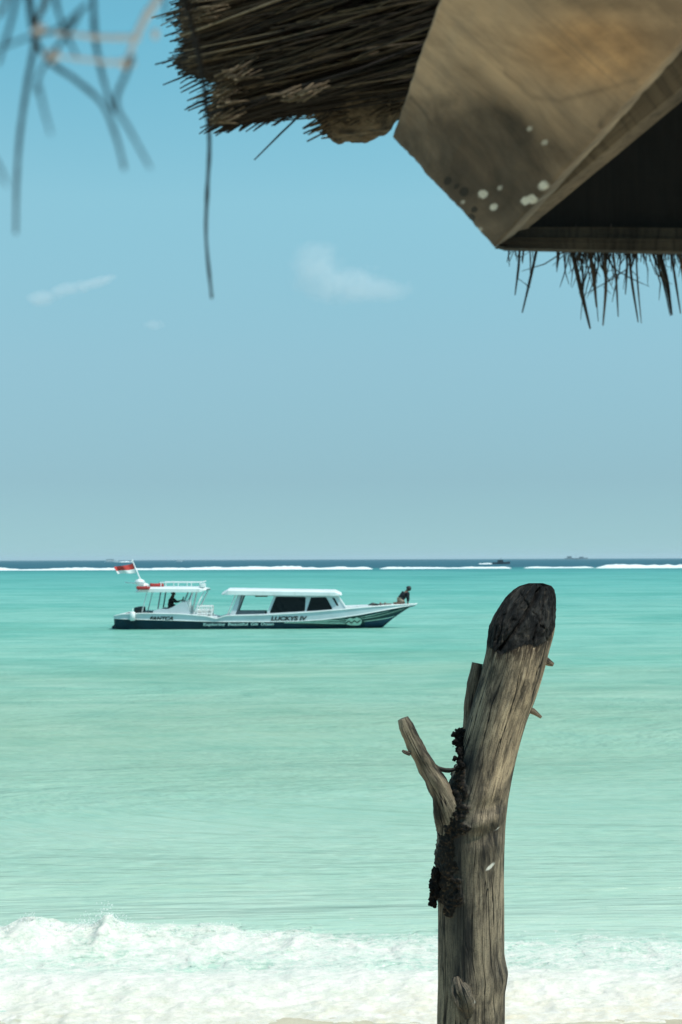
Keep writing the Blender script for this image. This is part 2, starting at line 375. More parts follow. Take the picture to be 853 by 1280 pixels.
# ------------------------------------------------------------------ WOODEN POST
def wood(name, kind, attr='gco', light=(.53, .385, .245), mid=(.26, .19, .125), dark=(.045, .035, .027)):
    t = NT(name); v = t.coord(attr=attr, scale=(1, 1, 1)); g = t.coord(attr=attr, scale=(1, 1, .045)); g2 = t.coord(attr=attr, scale=(1, 1, .10))
    big = t.noise(t.coord(attr=attr, scale=(1, 1, .4)), 13, 6, .66, .4)
    fine = t.noise(g, 330, 5, .75); fib = t.noise(g2, 120, 5, .6)
    tone = t.math('ADD', t.math('MULTIPLY', big, .8), t.math('MULTIPLY', fib, .2))
    col = t.ramp(tone, [(.41, dark), (.475, mid), (.55, light), (.70, tuple(x*1.3 for x in light))])
    col = t.mix(t.ramp(fine, [(.36, .75), (.5, 0)]), col, dark)
    col = t.mix(t.ramp(fine, [(.55, 0), (.7, .35)]), col, (.46, .41, .33))
    # long thin drying cracks
    ck = t.noise(t.coord(attr=attr, scale=(1, 1, .05)), 30, 3, .5, .25)
    crack = t.ramp(t.math('ABSOLUTE', t.math('SUBTRACT', ck, .5)), [(.0, 1), (.004, .9), (.009, 0)])
    ck2 = t.noise(t.coord(attr=attr, scale=(1, 1, .03)), 75, 2, .5, .15)
    crack2 = t.ramp(t.math('ABSOLUTE', t.math('SUBTRACT', ck2, .56)), [(.0, .75), (.006, 0)])
    cr = t.math('MAXIMUM', crack, crack2)
    col = t.mix(cr, col, (.012, .010, .008))
    speck = t.ramp(t.noise(v, 420, 2, .5), [(.38, .5), (.45, 0)])
    col = t.mix(speck, col, (.05, .04, .03))
    hgt = t.math('SUBTRACT', t.math('ADD', t.math('MULTIPLY', fine, .5), t.math('MULTIPLY', fib, .5)), cr)
    if kind == 'post':
        grey = t.n('ShaderNodeAttribute', attribute_name='grey').outputs['Fac']
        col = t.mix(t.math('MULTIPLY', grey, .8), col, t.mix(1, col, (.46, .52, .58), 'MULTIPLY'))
        st = t.n('ShaderNodeAttribute', attribute_name='stain_shade').outputs['Fac']
        col = t.mix(t.math('MULTIPLY', st, .8), col, (.028, .027, .026))
        ch = t.n('ShaderNodeAttribute', attribute_name='char').outputs['Fac']
        cn = t.noise(t.coord(attr=attr, scale=(1, 1, .45)), 75, 8, .78, .4)
        cf = t.ramp(t.math('ADD', ch, t.math('MULTIPLY', t.math('SUBTRACT', cn, .5), 1.3)), [(.42, 0), (.56, 1)])
        ccol = t.ramp(cn, [(.40, (.002, .002, .002)), (.50, (.008, .008, .008)), (.57, (.022, .021, .020)), (.63, (.07, .055, .04)), (.70, (.24, .20, .15)), (.76, (.5, .46, .4))])
        ccol = t.mix(t.ramp(t.noise(t.coord(attr=attr, scale=(1, 1, .6)), 26, 5, .65, .5), [(.50, 0), (.68, .55)]), ccol, (.10, .092, .080))
        col = t.mix(cf, col, ccol)
        sc = t.n('ShaderNodeAttribute', attribute_name='scorch').outputs['Fac']
        col = t.mix(t.math('MULTIPLY', t.math('MULTIPLY', sc, t.ramp(t.math('ADD', fib, t.math('MULTIPLY', t.math('SUBTRACT', cn, .5), .8)), [(.40, 1), (.58, .1)])), t.math('SUBTRACT', 1, cf)), col, (.035, .022, .014))
        cu = t.n('ShaderNodeAttribute', attribute_name='crust').outputs['Fac']
        cun = t.noise(t.coord(attr=attr), 110, 6, .7)
        col = t.mix(t.ramp(cu, [(.25, 0), (.6, 1)]), col, t.ramp(cun, [(.40, (.004, .004, .004)), (.54, (.016, .012, .009)), (.64, (.075, .045, .024)), (.74, (.20, .14, .09))]))
        ws = t.n('ShaderNodeAttribute', attribute_name='bare').outputs['Fac']
        col = t.mix(ws, col, (.70, .66, .58))
        hgt = t.math('ADD', hgt, t.math('MULTIPLY', t.math('MULTIPLY', cn, cf), 4.0))
    t.princ(col, .8, t.bump(hgt, .85, .004), .2); return t.m
m_post = wood('weathered_post_wood', 'post'); 

PY = 3.9                                      # distance of the post
K = PY/FPX
def px2x(px): return (px-426.5)*K
def py2z(px, py): return P(px, py, PY-.02).z
# outline of the trunk in the photo: py, left px, right px
OUT = [(729.5, 668, 684), (733, 655, 694), (739, 646, 697.5), (748, 637, 699), (760, 628, 698), (772, 620.5, 697), (785, 615, 695.5), (800, 612, 692), (815, 609, 688), (830, 605, 684.5), (850, 600, 679), (875, 592.5, 671),
       (900, 586, 661.5), (925, 580, 654), (950, 574, 647.5), (975, 567, 642), (1000, 559, 637.5), (1020, 552, 635), (1040, 549, 633.5), (1060, 548, 632.5), (1100, 548.5, 631), (1150, 549, 630.5),
       (1195, 549, 631), (1210, 548.5, 634.5), (1218, 548.5, 637), (1228, 548.5, 636), (1245, 548, 633), (1290, 547, 632.5), (1500, 542, 640), (1800, 536, 648)]
zs = []; cx = []; rx = []
for py, l, r in OUT:
    a_, b_ = P(l, py, PY-.03).x, P(r, py, PY-.03).x
    zs.append(py2z((l+r)/2, py)); cx.append((a_+b_)/2); rx.append((b_-a_)/2)
zs = np.array(zs)[::-1]; cx = np.array(cx)[::-1]; rx = np.array(rx)[::-1]
def smooth_interp(z, xs, ys):
    # monotone-ish cubic via dense smoothing of linear interpolation
    return np.interp(z, xs, ys)
ground = float(sand_z(px2x(590), PY))
n_l, n_a = 900, 200
zz = np.linspace(ground-.25, zs[-1], n_l)
C = np.interp(zz, zs, cx); RX = np.interp(zz, zs, rx)
kern = np.hanning(15); kern /= kern.sum()
C = np.convolve(np.pad(C, 7, 'edge'), kern, 'valid'); RXs = np.convolve(np.pad(RX, 7, 'edge'), kern, 'valid'); RX = np.where(zz > zs[-1]-.02, RX, RXs)
RYb = np.interp(zz, zs, np.interp(zs, zs, np.minimum(rx, .088)))            # depth radius
base_r = np.clip(RX, 0, .1)
topz = zs[-1]
# the burnt sawn face: lean of the section in depth so the top is a slanted oval facing the viewer, up and to the left
cut = sstep(py2z(640, 830), topz, zz)
depth_r = np.interp(zz, [zz[0], ground, py2z(600, 1000), py2z(640, 815), py2z(660, 780), topz-.015, topz], [.12, .105, .092, .088, .080, .035, .008])
cyo = np.interp(zz, [zz[0], ground, py2z(600, 1000), py2z(640, 815), py2z(660, 780), topz-.015, topz], [0, 0, 0, .0, .012, .050, .060])
_k = np.hanning(41); _k /= _k.sum()
def _sm(a): return np.convolve(np.pad(a, 20, 'reflect', reflect_type='odd'), _k, 'valid')
depth_r = np.maximum(_sm(depth_r), .006); cyo = _sm(cyo)
A = np.linspace(0, 2*math.pi, n_a, endpoint=False)
ZZ, AA = np.meshgrid(zz, A, indexing='ij')
s = (ZZ-ground)
ca, sa_ = np.cos(AA), np.sin(AA)
rr = 1+.05*(fbm(ca*1.5+5, sa_*1.5+5, s*3, 3, 61)-.5)*2+.018*(fbm(ca*9+5, sa_*9+5, s*3, 3, 62)-.5)*2*1.0
# hollow seam running down the left front and vertical flutes
seam_a = np.interp(ZZ, [ground, py2z(560, 1150), py2z(575, 1000), py2z(590, 900), py2z(600, 850)], [4.35, 4.18, 4.08, 3.8, 3.5])
da = np.angle(np.exp(1j*(AA-seam_a)))
rr -= .06*np.exp(-(da/.16)**2)*sstep(py2z(590, 840), py2z(580, 960), ZZ)*sstep(py2z(560, 1230), py2z(560, 1100), ZZ)
PX = C[:, None]+RX[:, None]*(1+.035*sstep(py2z(640, 830), py2z(640, 790), ZZ))*rr*ca
PYy = PY+cyo[:, None]+depth_r[:, None]*(rr*sa_)
# ring bulges at py 1000..1050 on the right front, wrinkled bark collar
frontness = np.clip(-sa_, 0, 1)
pyv = np.interp(ZZ[:, 0], [py2z(600, 1290), py2z(600, 700)], [1290, 700])[:, None]
wr = .010*frontness*np.exp(-((pyv-1025)/28)**2)*np.cos((pyv-1025+10*ca)/6.2)*sstep(-.5, .2, ca)
PYy -= wr
PYy -= .012*np.exp(-((pyv-1030)/50)**2)*frontness
# knot hole swelling near the bottom
pxv = 426.5+(PX-P(426.5, 1000, PY-.05).x)*FPX/(PY-.08)/(1-.033*(pyv-640)/1780)
kn = np.exp(-(((pxv-577)/15)**2+((pyv-1240)/34)**2))*frontness
PYy -= .016*kn
# crack in the charred face
ck_w = .5*(fbm(pxv*.08, pyv*.08, 0, 3, 94)-.5)
for cx0, cx1, w_, dp in [(668, 630, 1.6, .010), (692, 668, 1.8, .012), (650, 622, 1.4, .008), (655, 690, 1.3, .007)]:
    PYy = PYy+dp*np.exp(-((pxv+14*ck_w*2-np.interp(pyv, [740, 800], [cx0, cx1]))/w_)**2)*sstep(812, 800, pyv)*sstep(735, 745, pyv)*(frontness > .1)
ckx = np.interp(pyv, [735, 760, 790, 812], [683, 668, 645, 628]); ckd = np.exp(-((pxv-ckx)/2.8)**2)*sstep(818, 808, pyv)*sstep(733, 742, pyv)*(frontness > .1)
PYy += .034*ckd
charf = sstep(0, 1, np.clip((np.interp(pxv, [605, 616, 625, 640, 655, 675, 690, 700], [803, 810, 818, 813, 806, 808, 798, 785])-pyv)/20+.5, 0, 1))
scorch = sstep(34, 0, pyv-np.interp(pxv, [605, 616, 625, 640, 655, 675, 690, 700], [804, 810, 815, 812, 806, 808, 799, 786]))*np.ones_like(ca)
charf = np.maximum(charf*(sa_ < .5), sstep(800, 770, pyv)*(sa_ >= .5)*.9)
rough = ((fbm(ca*9+5, sa_*9+5, s*30, 4, 63)-.5)+.6*(fbm(ca*26+5, sa_*26+5, s*90, 3, 65)-.5))*charf
PYy -= .017*rough*np.clip(-sa_+.2, 0, 1); PX += .007*rough*ca
stain_shade = 1.1*np.exp(-(da/.46)**2)*sstep(py2z(590, 900), py2z(580, 960), ZZ)*sstep(py2z(560, 1300), py2z(560, 1130), ZZ)
stain_shade = np.maximum(stain_shade, .75*np.exp(-((pxv-583)/9)**2)*sstep(1080, 1150, pyv)*frontness*(.5+fbm(ca*6, s*6, 0, 3, 64)))
stain_shade = np.maximum(stain_shade, .6*np.exp(-((pyv-1031-((pxv-600)/12)**2*-1)/5)**2)*sstep(578, 590, pxv)*frontness)  # shade under the collar bulges, painted as dark bands and a patch
stain_shade = np.maximum(stain_shade, .6*np.exp(-((pyv-1010)/4)**2)*sstep(585, 600, pxv)*frontness)
stain_shade = np.maximum(stain_shade, .35*np.exp(-(((pxv-600)/22)**2+((pyv-1068)/16)**2))*frontness)
grey = np.clip(sstep(960, 1070, pyv)*.95+.9*sstep(.15, -.6, ca)+.25*(fbm(ca*3+5, sa_*3+5, s*5, 3, 67)-.4), 0, 1)*np.ones_like(ca)  # lower wood is greyer; the left side's shade is also put into the colour
bare = .9*np.exp(-(((pxv-608-(1083-pyv)*1.1)/5)**2+((pyv-1078)/7)**2))*frontness+.7*np.exp(-(((pyv-1033)+(pxv-622)*.45)/2.0)**2)*np.exp(-((pxv-623)/9)**2)*frontness
bare = np.clip(bare+.9*np.exp(-(((pxv-580)-(pyv-1226)*.75)/3.0)**2)*np.exp(-((pyv-1230)/15)**2)*frontness, 0, 1)
bare = sstep(.38, .62, bare+.35*(fbm(pxv*.35, pyv*.35, 0, 3, 66)-.5))
def ring_mesh(name, X, Y, Z, attrs, vec=None, captop=True):
    nl, na = X.shape; co = np.stack([X, Y, Z], -1).reshape(-1, 3)
    fs = []
    idx = np.arange(nl*na).reshape(nl, na); b = np.roll(idx, -1, 1)
    q = np.stack([idx[:-1], b[:-1], b[1:], idx[1:]], -1).reshape(-1, 4)
    me = bpy.data.meshes.new(name); faces = q.tolist()
    faces.append(list(range(na))[::-1]); faces.append(list(range((nl-1)*na, nl*na)))
    me.from_pydata(co.tolist(), [], faces); me.update()
    me.polygons.foreach_set('use_smooth', [True]*len(me.polygons))
    for k, v in attrs.items():
        at = me.attributes.new(k, 'FLOAT', 'POINT'); at.data.foreach_set('value', np.ascontiguousarray(v*np.ones_like(X)).ravel().astype(np.float32))
    if vec is not None:
        at = me.attributes.new('gco', 'FLOAT_VECTOR', 'POINT'); at.data.foreach_set('vector', vec.reshape(-1, 3).astype(np.float32).ravel())
    return me
px0, zb = px2x(592), ground
post = empty('wooden_post', (px0, PY, zb), 'thick weathered grey brown tree trunk post with burnt black top, standing in the beach sand', 'post')
off = lambda X, Y, Z: (X-px0, Y-PY, Z-zb)
gco = np.stack([.085*ca, .085*sa_, s], -1)
# rough bark crust growing out of the seam
def path_d(pts):
    d = np.full_like(pxv, 1e9)
    for (x0, y0, r0), (x1, y1, r1) in zip(pts[:-1], pts[1:]):
        t_ = np.clip(((pxv-x0)*(x1-x0)+(pyv-y0)*(y1-y0))/((x1-x0)**2+(y1-y0)**2), 0, 1)
        d = np.minimum(d, np.hypot(pxv-x0-t_*(x1-x0), pyv-y0-t_*(y1-y0))/(r0+t_*(r1-r0)))
    return d
cn1 = fbm(pxv*.10, pyv*.10, 0, 4, 92); cn2 = fbm(pxv*.33, pyv*.33, 0, 3, 93)
cd_ = path_d([(578, 965, 5), (573, 995, 13), (568, 1022, 17), (560, 1045, 10), (557, 1070, 10), (561, 1095, 15), (565, 1118, 15), (562, 1136, 6)])
cm = sstep(1.15, .6, cd_+1.5*(cn1-.5))*(sa_ < .35)
lump = cm*(.004+.020*np.clip(cn1-.25, 0, 1)+.014*(cn2-.4))
nx_, ny_ = ca, sa_
PX = PX+lump*nx_*.8; PYy = PYy+lump*ny_
tr = link('trunk', ring_mesh('trunk', *off(PX, PYy, ZZ), {'char': charf, 'stain_shade': stain_shade, 'grey': grey, 'bare': bare, 'crust': cm, 'scorch': scorch}, gco), m_post, post)

def limb(name, pts, rad, mat, parent, origin, n=40, sub=14, seed=0, amp=.08, attrs=None, tip=True, label=None, twist=0):
    """a rough tapered limb with grain coordinates"""
    p = catmull(pts, sub); m = len(p)
    rad = np.interp(np.linspace(0, 1, m), np.linspace(0, 1, len(rad)), rad)
    X = np.zeros((m, n)); Y = X.copy(); Z = X.copy(); G = np.zeros((m, n, 3)); up = Vector((0, -1, .01)); L = 0
    for i in range(m):
        tv = (p[min(i+1, m-1)]-p[max(i-1, 0)]).normalized(); u = up-tv*up.dot(tv); u.normalize(); up = u; v = tv.cross(u)
        if i: L += (p[i]-p[i-1]).length
        for k in range(n):
            a = 2*math.pi*k/n; q = Vector((math.cos(a), math.sin(a), L*18+seed))
            r = rad[i]*(1+amp*mnoise.noise(q*1.6)*1.6+amp*.5*mnoise.noise(q*5))
            w_ = p[i]+(u*math.cos(a)+v*math.sin(a))*r-Vector(origin)
            X[i, k], Y[i, k], Z[i, k] = w_; G[i, k] = (rad.mean()*math.cos(a), rad.mean()*math.sin(a), L+seed)
    at = {'char': 0.0, 'stain_shade': 0.0, 'grey': .7, 'bare': 0.0, 'crust': 0.0, 'scorch': 0.0}; at.update(attrs or {})
    o = link(name, ring_mesh(name, X, Y, Z, {k: v*np.ones_like(X) for k, v in at.items()}, G), mat, parent)
    if label: o['label'] = label
    return o
O = (px0, PY, zb)
limb('branch', [P(575, 1050, PY-.01), P(563, 1015, PY-.045), P(549, 985, PY-.06), P(533, 957, PY-.07), P(518, 929, PY-.08), P(509, 910, PY-.085), P(504, 898, PY-.085)],
     [.058, .046, .030, .0255, .0225, .0215, .020, .014], m_post, post, O, seed=2, amp=.10, attrs={'grey': 1.0}, label='short broken grey side branch forking to the left')
limb('branch', [P(594, 990, PY+.02), P(588, 930, PY+.035), P(588, 890, PY+.04), P(591, 860, PY+.04), P(597, 829, PY+.045)], [.030, .020, .017, .017, .015], m_post, post, O, seed=5, attrs={'grey': 1.0, 'stain_shade': .35}, label='thin dark upright stub behind the trunk')
limb('twig', [P(670, 818, PY), P(684, 827, PY-.005), P(692, 831, PY-.01)], [.014, .011, .005], m_post, post, O, n=14, sub=6, seed=8, attrs={'grey': .2})
limb('twig', [P(655, 885, PY), P(666, 889, PY-.005), P(677, 897, PY-.01)], [.008, .0085, .004], m_post, post, O, n=14, sub=6, seed=9, attrs={'grey': .2})
limb('twig', [P(512, 942, PY-.09), P(506, 940, PY-.10), P(503, 938, PY-.10)], [.006, .005, .003], m_post, post, O, n=12, sub=5, seed=12, attrs={'grey': 1.0, 'stain_shade': .6})
# bark shelf between the fork
limb('bark_strip', [P(531, 942, PY-.045), P(545, 958, PY-.04), P(560, 963, PY-.04), P(572, 960, PY-.03)], [.002, .005, .006, .004], m_post, post, O, n=14, sub=6, seed=14, attrs={'stain_shade': 1.0}, amp=.3)
# dark crusted termite mud / resin down the seam
t = NT('dark_crust'); v = t.coord(); n_ = t.noise(v, 70, 6, .7)
t.princ(t.ramp(n_, [(.4, (.003, .003, .003)), (.56, (.009, .007, .006)), (.66, (.05, .03, .018)), (.76, (.14, .10, .07))]), .8, t.bump(n_, 1, .008), .15); m_crust = t.m
def crust(blobs, seed, name='bark_crust'):
    """many small lumps fused into one knobbly skin"""
    b = MB()
    for i, (px, py, d, r) in enumerate(blobs):
        for k in range(44):
            c = P(px+random.gauss(0, r*.36), py+random.gauss(0, r*.45), PY-d+.001+random.gauss(0, .005))-Vector(O)
            b.sphere(c, r*K*random.choice([random.uniform(.10, .25), random.uniform(.2, .5)]), (1, 1, 1.15), 1, .5, seed+i*3+k)
    me = b.mesh('tmp'); o = bpy.data.objects.new('tmp', me); COL.objects.link(o)
    rm = o.modifiers.new('r', 'REMESH'); rm.mode = 'VOXEL'; rm.voxel_size = .0022
    dg = bpy.context.evaluated_depsgraph_get(); dg.update(); res = bpy.data.meshes.new_from_object(o.evaluated_get(dg)); bpy.data.objects.remove(o)
    for v_ in res.vertices:
        n_ = v_.normal.copy(); q = v_.co*150
        v_.co = v_.co+n_*(.0035*mnoise.noise(q)+.002*mnoise.noise(q*2.7))
    o = link(name, res, m_crust, post, True)
    o['label'] = 'lumpy blackish crust'; return o
crust([(575, 918, .0, 8), (575, 932, .012, 9), (578, 944, .035, 8), (577, 957, .055, 6)], 3)
crust([(547, 1096, .035, 9), (543, 1106, .03, 8), (545, 1117, .035, 8), (541, 1128, .03, 6)], 12)
# knot
limb('knot', [P(572, 1222, PY-.085), P(576, 1238, PY-.108), P(582, 1255, PY-.107), P(587, 1275, PY-.085)], [.010, .027, .024, .008], m_post, post, O, n=40, sub=12, seed=17, amp=.4, attrs={'stain_shade': .75, 'grey': .9})

# ------------------------------------------------------------------ THATCHED ROOF overhead
def plain_wood(name, c_l, c_m, c_d, scale=14, axis=(1, 1, 1), spots=False):
    t = NT(name); v = t.coord(attr='gco'); g = t.coord(attr='gco', scale=(.08, 1, 1)); g1 = t.coord(attr='gco', scale=(.75 if spots else .35, 1, 1))
    big = t.noise(g1, scale*.55, 5, .6, .4); gr = t.noise(g, scale*7, 5, .65)
    col = t.ramp(t.math('ADD', t.math('MULTIPLY', big, .8), t.math('MULTIPLY', gr, .2)), [(.36, c_d), (.47, c_m), (.60, c_l), (.8, tuple(min(1, x*1.2) for x in c_l))])
    if spots:
        st = t.n('ShaderNodeAttribute', attribute_name='stain_shade').outputs['Fac']
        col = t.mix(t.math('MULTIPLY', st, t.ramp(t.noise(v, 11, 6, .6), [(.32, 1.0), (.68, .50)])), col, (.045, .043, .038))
        wn = t.n('ShaderNodeAttribute', attribute_name='warm').outputs['Fac']
        blot = t.noise(v, 5, 7, .68, .8); col = t.mix(t.ramp(blot, [(.40, .7), (.54, 0)]), col, t.mix(1, col, (.45, .44, .44), 'MULTIPLY'))
        col = t.mix(wn, col, t.mix(1, col, (1.28, 1.0, .74), 'MULTIPLY'))
        wh = t.n('ShaderNodeAttribute', attribute_name='white').outputs['Fac']
        col = t.mix(wh, col, (.75, .74, .66))
    col = t.mix(t.ramp(gr, [(.35, .25 if spots else .5), (.48, 0)]), col, c_d)
    t.princ(col, .75, t.bump(t.math('ADD', gr, big), .5, .004), .3); return t.m
def slab_grid(name, quad, thick, mat, parent, origin, nu=160, nv=120, attr_fn=None, edge_noise=0):
    """thick board over a bilinear quad a,b,c,d (front face) with thickness behind; attr_fn(pxpy) gives attributes"""
    a, b, c, d = [np.array(q) for q in quad]
    u = np.linspace(0, 1, nu); v = np.linspace(0, 1, nv); V, U = np.meshgrid(v, u, indexing='ij')
    Pt = ((1-U)*(1-V))[..., None]*a+(U*(1-V))[..., None]*b+(U*V)[..., None]*c+((1-U)*V)[..., None]*d
    nrm = np.cross(b-a, d-a); nrm /= np.linalg.norm(nrm)
    if nrm[1] > 0: nrm = -nrm                       # towards the viewer
    bump = .0025*(fbm(U*9, V*7, 0, 3, 71)-.5)
    ex = np.minimum.reduce([U, 1-U, V, 1-V]); rnd = np.exp(-(ex/.008)**2)*.0015
    F = Pt+nrm*(bump-rnd)[..., None]
    if edge_noise:
        cen = Pt.mean((0, 1)); em = np.exp(-(ex/.03)**2)*edge_noise*(fbm(U*30, V*30, 0, 3, 72)-.5)
        F = F+(cen-Pt)/np.linalg.norm(cen-Pt, axis=-1, keepdims=True)*em[..., None]
    B = F-nrm*thick
    co = np.concatenate([F.reshape(-1, 3), B.reshape(-1, 3)])-np.array(origin)
    idx = np.arange(nu*nv).reshape(nv, nu); o2 = nu*nv
    q = np.stack([idx[:-1, :-1], idx[:-1, 1:], idx[1:, 1:], idx[1:, :-1]], -1).reshape(-1, 4)
    fs = q.tolist()+(q[:, ::-1]+o2).tolist()
    per = list(idx[0, :])+list(idx[1:, -1])+list(idx[-1, -2::-1])+list(idx[-2:0:-1, 0])
    for i in range(len(per)):
        p_, n_ = per[i], per[(i+1) % len(per)]; fs.append([p_, p_+o2, n_+o2, n_])
    me = bpy.data.meshes.new(name); me.from_pydata(co.tolist(), [], [[int(i) for i in f] for f in fs]); me.update()
    bm = bmesh.new(); bm.from_mesh(me); bmesh.ops.recalc_face_normals(bm, faces=bm.faces); bm.to_mesh(me); bm.free()
    lx = np.linalg.norm(b-a); ly = np.linalg.norm(d-a)
    g = np.stack([U*lx, V*ly, 0*U], -1).reshape(-1, 3); g = np.concatenate([g, g+np.array([0, 0, thick])])
    at = me.attributes.new('gco', 'FLOAT_VECTOR', 'POINT'); at.data.foreach_set('vector', g.astype(np.float32).ravel())
    if attr_fn:
        X = Pt.reshape(-1, 3)
        R3 = np.array(CM.transposed()); q_ = (X-np.array([0, 0, CAMH]))@R3.T; sx = 426.5+FPX*q_[:, 0]/-q_[:, 2]; sy = 640-FPX*q_[:, 1]/-q_[:, 2]
        for k, vv in attr_fn(sx, sy).items():
            at = me.attributes.new(k, 'FLOAT', 'POINT'); at.data.foreach_set('value', np.concatenate([vv, vv*0]).astype(np.float32))
    return link(name, me, mat, parent)
RB = Vector((2.1, .5, float(sand_z(2.1, .5))))
roof = empty('thatched_roof', RB, 'dark thatched beach shelter roof with a pale plank end, hanging over the top of the view', 'roof')
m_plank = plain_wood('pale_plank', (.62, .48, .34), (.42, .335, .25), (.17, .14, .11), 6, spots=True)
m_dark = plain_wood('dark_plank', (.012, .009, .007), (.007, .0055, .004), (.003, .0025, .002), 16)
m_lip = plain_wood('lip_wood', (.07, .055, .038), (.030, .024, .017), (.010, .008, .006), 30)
m_batten = plain_wood('brown_batten', (.20, .15, .10), (.12, .09, .062), (.05, .038, .028), 14)
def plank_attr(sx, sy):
    st = 1.3*np.exp(-(((sx-610)/50)**2+((sy-190)/62)**2))+.75*sstep(70, 200, sy-(sx-560)*.12)+.9*np.exp(-(((sx-650)/60)**2+((sy-255)/34)**2))+.55*np.exp(-(((sx-745)/80)**2+((sy-5)/14)**2))  # dark mask: weathering plus mottled shade painted into the plank colour
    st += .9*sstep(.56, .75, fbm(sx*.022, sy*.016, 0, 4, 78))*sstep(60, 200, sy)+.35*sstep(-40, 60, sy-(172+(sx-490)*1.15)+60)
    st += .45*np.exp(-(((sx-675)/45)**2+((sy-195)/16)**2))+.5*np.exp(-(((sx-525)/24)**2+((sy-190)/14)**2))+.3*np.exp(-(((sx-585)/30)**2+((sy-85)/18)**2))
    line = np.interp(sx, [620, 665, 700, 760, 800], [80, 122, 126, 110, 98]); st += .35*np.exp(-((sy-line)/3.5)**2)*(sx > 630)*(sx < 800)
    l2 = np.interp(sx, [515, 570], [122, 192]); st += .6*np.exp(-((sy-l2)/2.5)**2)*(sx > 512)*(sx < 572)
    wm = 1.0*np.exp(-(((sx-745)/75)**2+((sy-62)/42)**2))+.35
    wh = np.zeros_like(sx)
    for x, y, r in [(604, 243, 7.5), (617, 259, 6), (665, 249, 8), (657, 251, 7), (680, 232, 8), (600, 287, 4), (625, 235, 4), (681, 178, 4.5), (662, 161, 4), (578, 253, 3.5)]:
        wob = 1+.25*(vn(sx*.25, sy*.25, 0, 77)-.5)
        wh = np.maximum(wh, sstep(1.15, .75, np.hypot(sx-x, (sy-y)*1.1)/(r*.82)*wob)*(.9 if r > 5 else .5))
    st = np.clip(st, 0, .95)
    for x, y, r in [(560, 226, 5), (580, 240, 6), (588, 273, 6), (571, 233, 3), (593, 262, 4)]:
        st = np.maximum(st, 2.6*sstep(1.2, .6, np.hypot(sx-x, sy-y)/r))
    return {'stain_shade': np.clip(st, 0, 2.6), 'warm': np.clip(wm, 0, 1), 'white': wh}
# plank end: lower tip near px 612,310; runs up and right, coming nearer
yt = 1.42
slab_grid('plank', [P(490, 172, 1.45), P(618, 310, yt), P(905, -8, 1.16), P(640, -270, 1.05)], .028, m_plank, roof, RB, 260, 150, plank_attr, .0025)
# batten running along behind the plank
slab_grid('batten', [P(618, 280, 1.49), P(634, 292, 1.48), P(930, 45, 1.24), P(890, -30, 1.2)], .03, m_batten, roof, RB, 60, 20)
# cross plank on the far side, seen from its shaded inner face, with a lip along its lower edge
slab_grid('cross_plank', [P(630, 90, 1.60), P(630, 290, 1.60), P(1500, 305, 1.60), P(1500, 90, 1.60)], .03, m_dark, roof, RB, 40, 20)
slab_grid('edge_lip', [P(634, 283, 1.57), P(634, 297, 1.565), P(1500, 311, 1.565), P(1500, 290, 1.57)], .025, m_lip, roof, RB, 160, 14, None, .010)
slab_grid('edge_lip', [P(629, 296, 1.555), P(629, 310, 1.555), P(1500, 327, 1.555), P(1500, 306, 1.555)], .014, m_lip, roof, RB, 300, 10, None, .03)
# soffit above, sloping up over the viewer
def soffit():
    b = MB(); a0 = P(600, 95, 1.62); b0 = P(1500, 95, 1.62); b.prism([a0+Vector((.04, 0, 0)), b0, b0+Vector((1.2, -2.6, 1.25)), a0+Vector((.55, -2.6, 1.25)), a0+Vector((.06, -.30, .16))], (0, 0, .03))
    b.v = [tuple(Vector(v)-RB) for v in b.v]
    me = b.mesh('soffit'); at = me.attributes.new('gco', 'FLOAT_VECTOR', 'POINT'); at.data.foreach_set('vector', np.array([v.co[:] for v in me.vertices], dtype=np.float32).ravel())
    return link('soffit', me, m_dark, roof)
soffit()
# post of the shelter, outside the picture
limb('post', [Vector((2.1, .5, RB.z-.3)), Vector((2.12, .5, RB.z+1.2)), Vector((2.1, .5, 3.75))], [.07, .065, .06], wood('shelter_post_wood', 'plain'), roof, RB, seed=30)

# straw
def straw_mat(name, stops, rough=.7):
    t = NT(name); rd = t.n('ShaderNodeAttribute', attribute_name='rnd').outputs['Fac']; v = t.coord()
    c = t.ramp(rd, stops); nz = t.noise(v, 120, 4, .6); c = t.mix(t.ramp(nz, [(.35, .6), (.6, 0)]), c, t.mix(1, c, (.45, .42, .4), 'MULTIPLY'))
    t.princ(c, rough, None, .3); return t.m
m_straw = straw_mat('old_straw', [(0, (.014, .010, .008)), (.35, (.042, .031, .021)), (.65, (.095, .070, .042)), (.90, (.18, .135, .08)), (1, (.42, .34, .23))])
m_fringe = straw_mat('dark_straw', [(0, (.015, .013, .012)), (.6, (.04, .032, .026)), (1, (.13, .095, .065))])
m_pink = paint('pale_stem', (.86, .80, .83), .6, .05, 20)
class Straws:
    def __init__(s): s.V = []; s.F = []; s.Rn = []; s.n = 0
    def add(s, pts, rad, rnd, n=4):
        b = MB(); b.tube(pts, rad, n)
        s.V += b.v; s.F += [tuple(i+s.n for i in f) for f in b.f]; s.Rn += [rnd]*len(b.v); s.n += len(b.v)
    def build(s, name, mat, parent, origin=RB):
        me = bpy.data.meshes.new(name); me.from_pydata([tuple(Vector(v)-Vector(origin)) for v in s.V], [], s.F); me.update()
        me.polygons.foreach_set('use_smooth', [True]*len(me.polygons))
        at = me.attributes.new('rnd', 'FLOAT', 'POINT'); at.data.foreach_set('value', np.array(s.Rn, dtype=np.float32))
        return link(name, me, mat, parent)
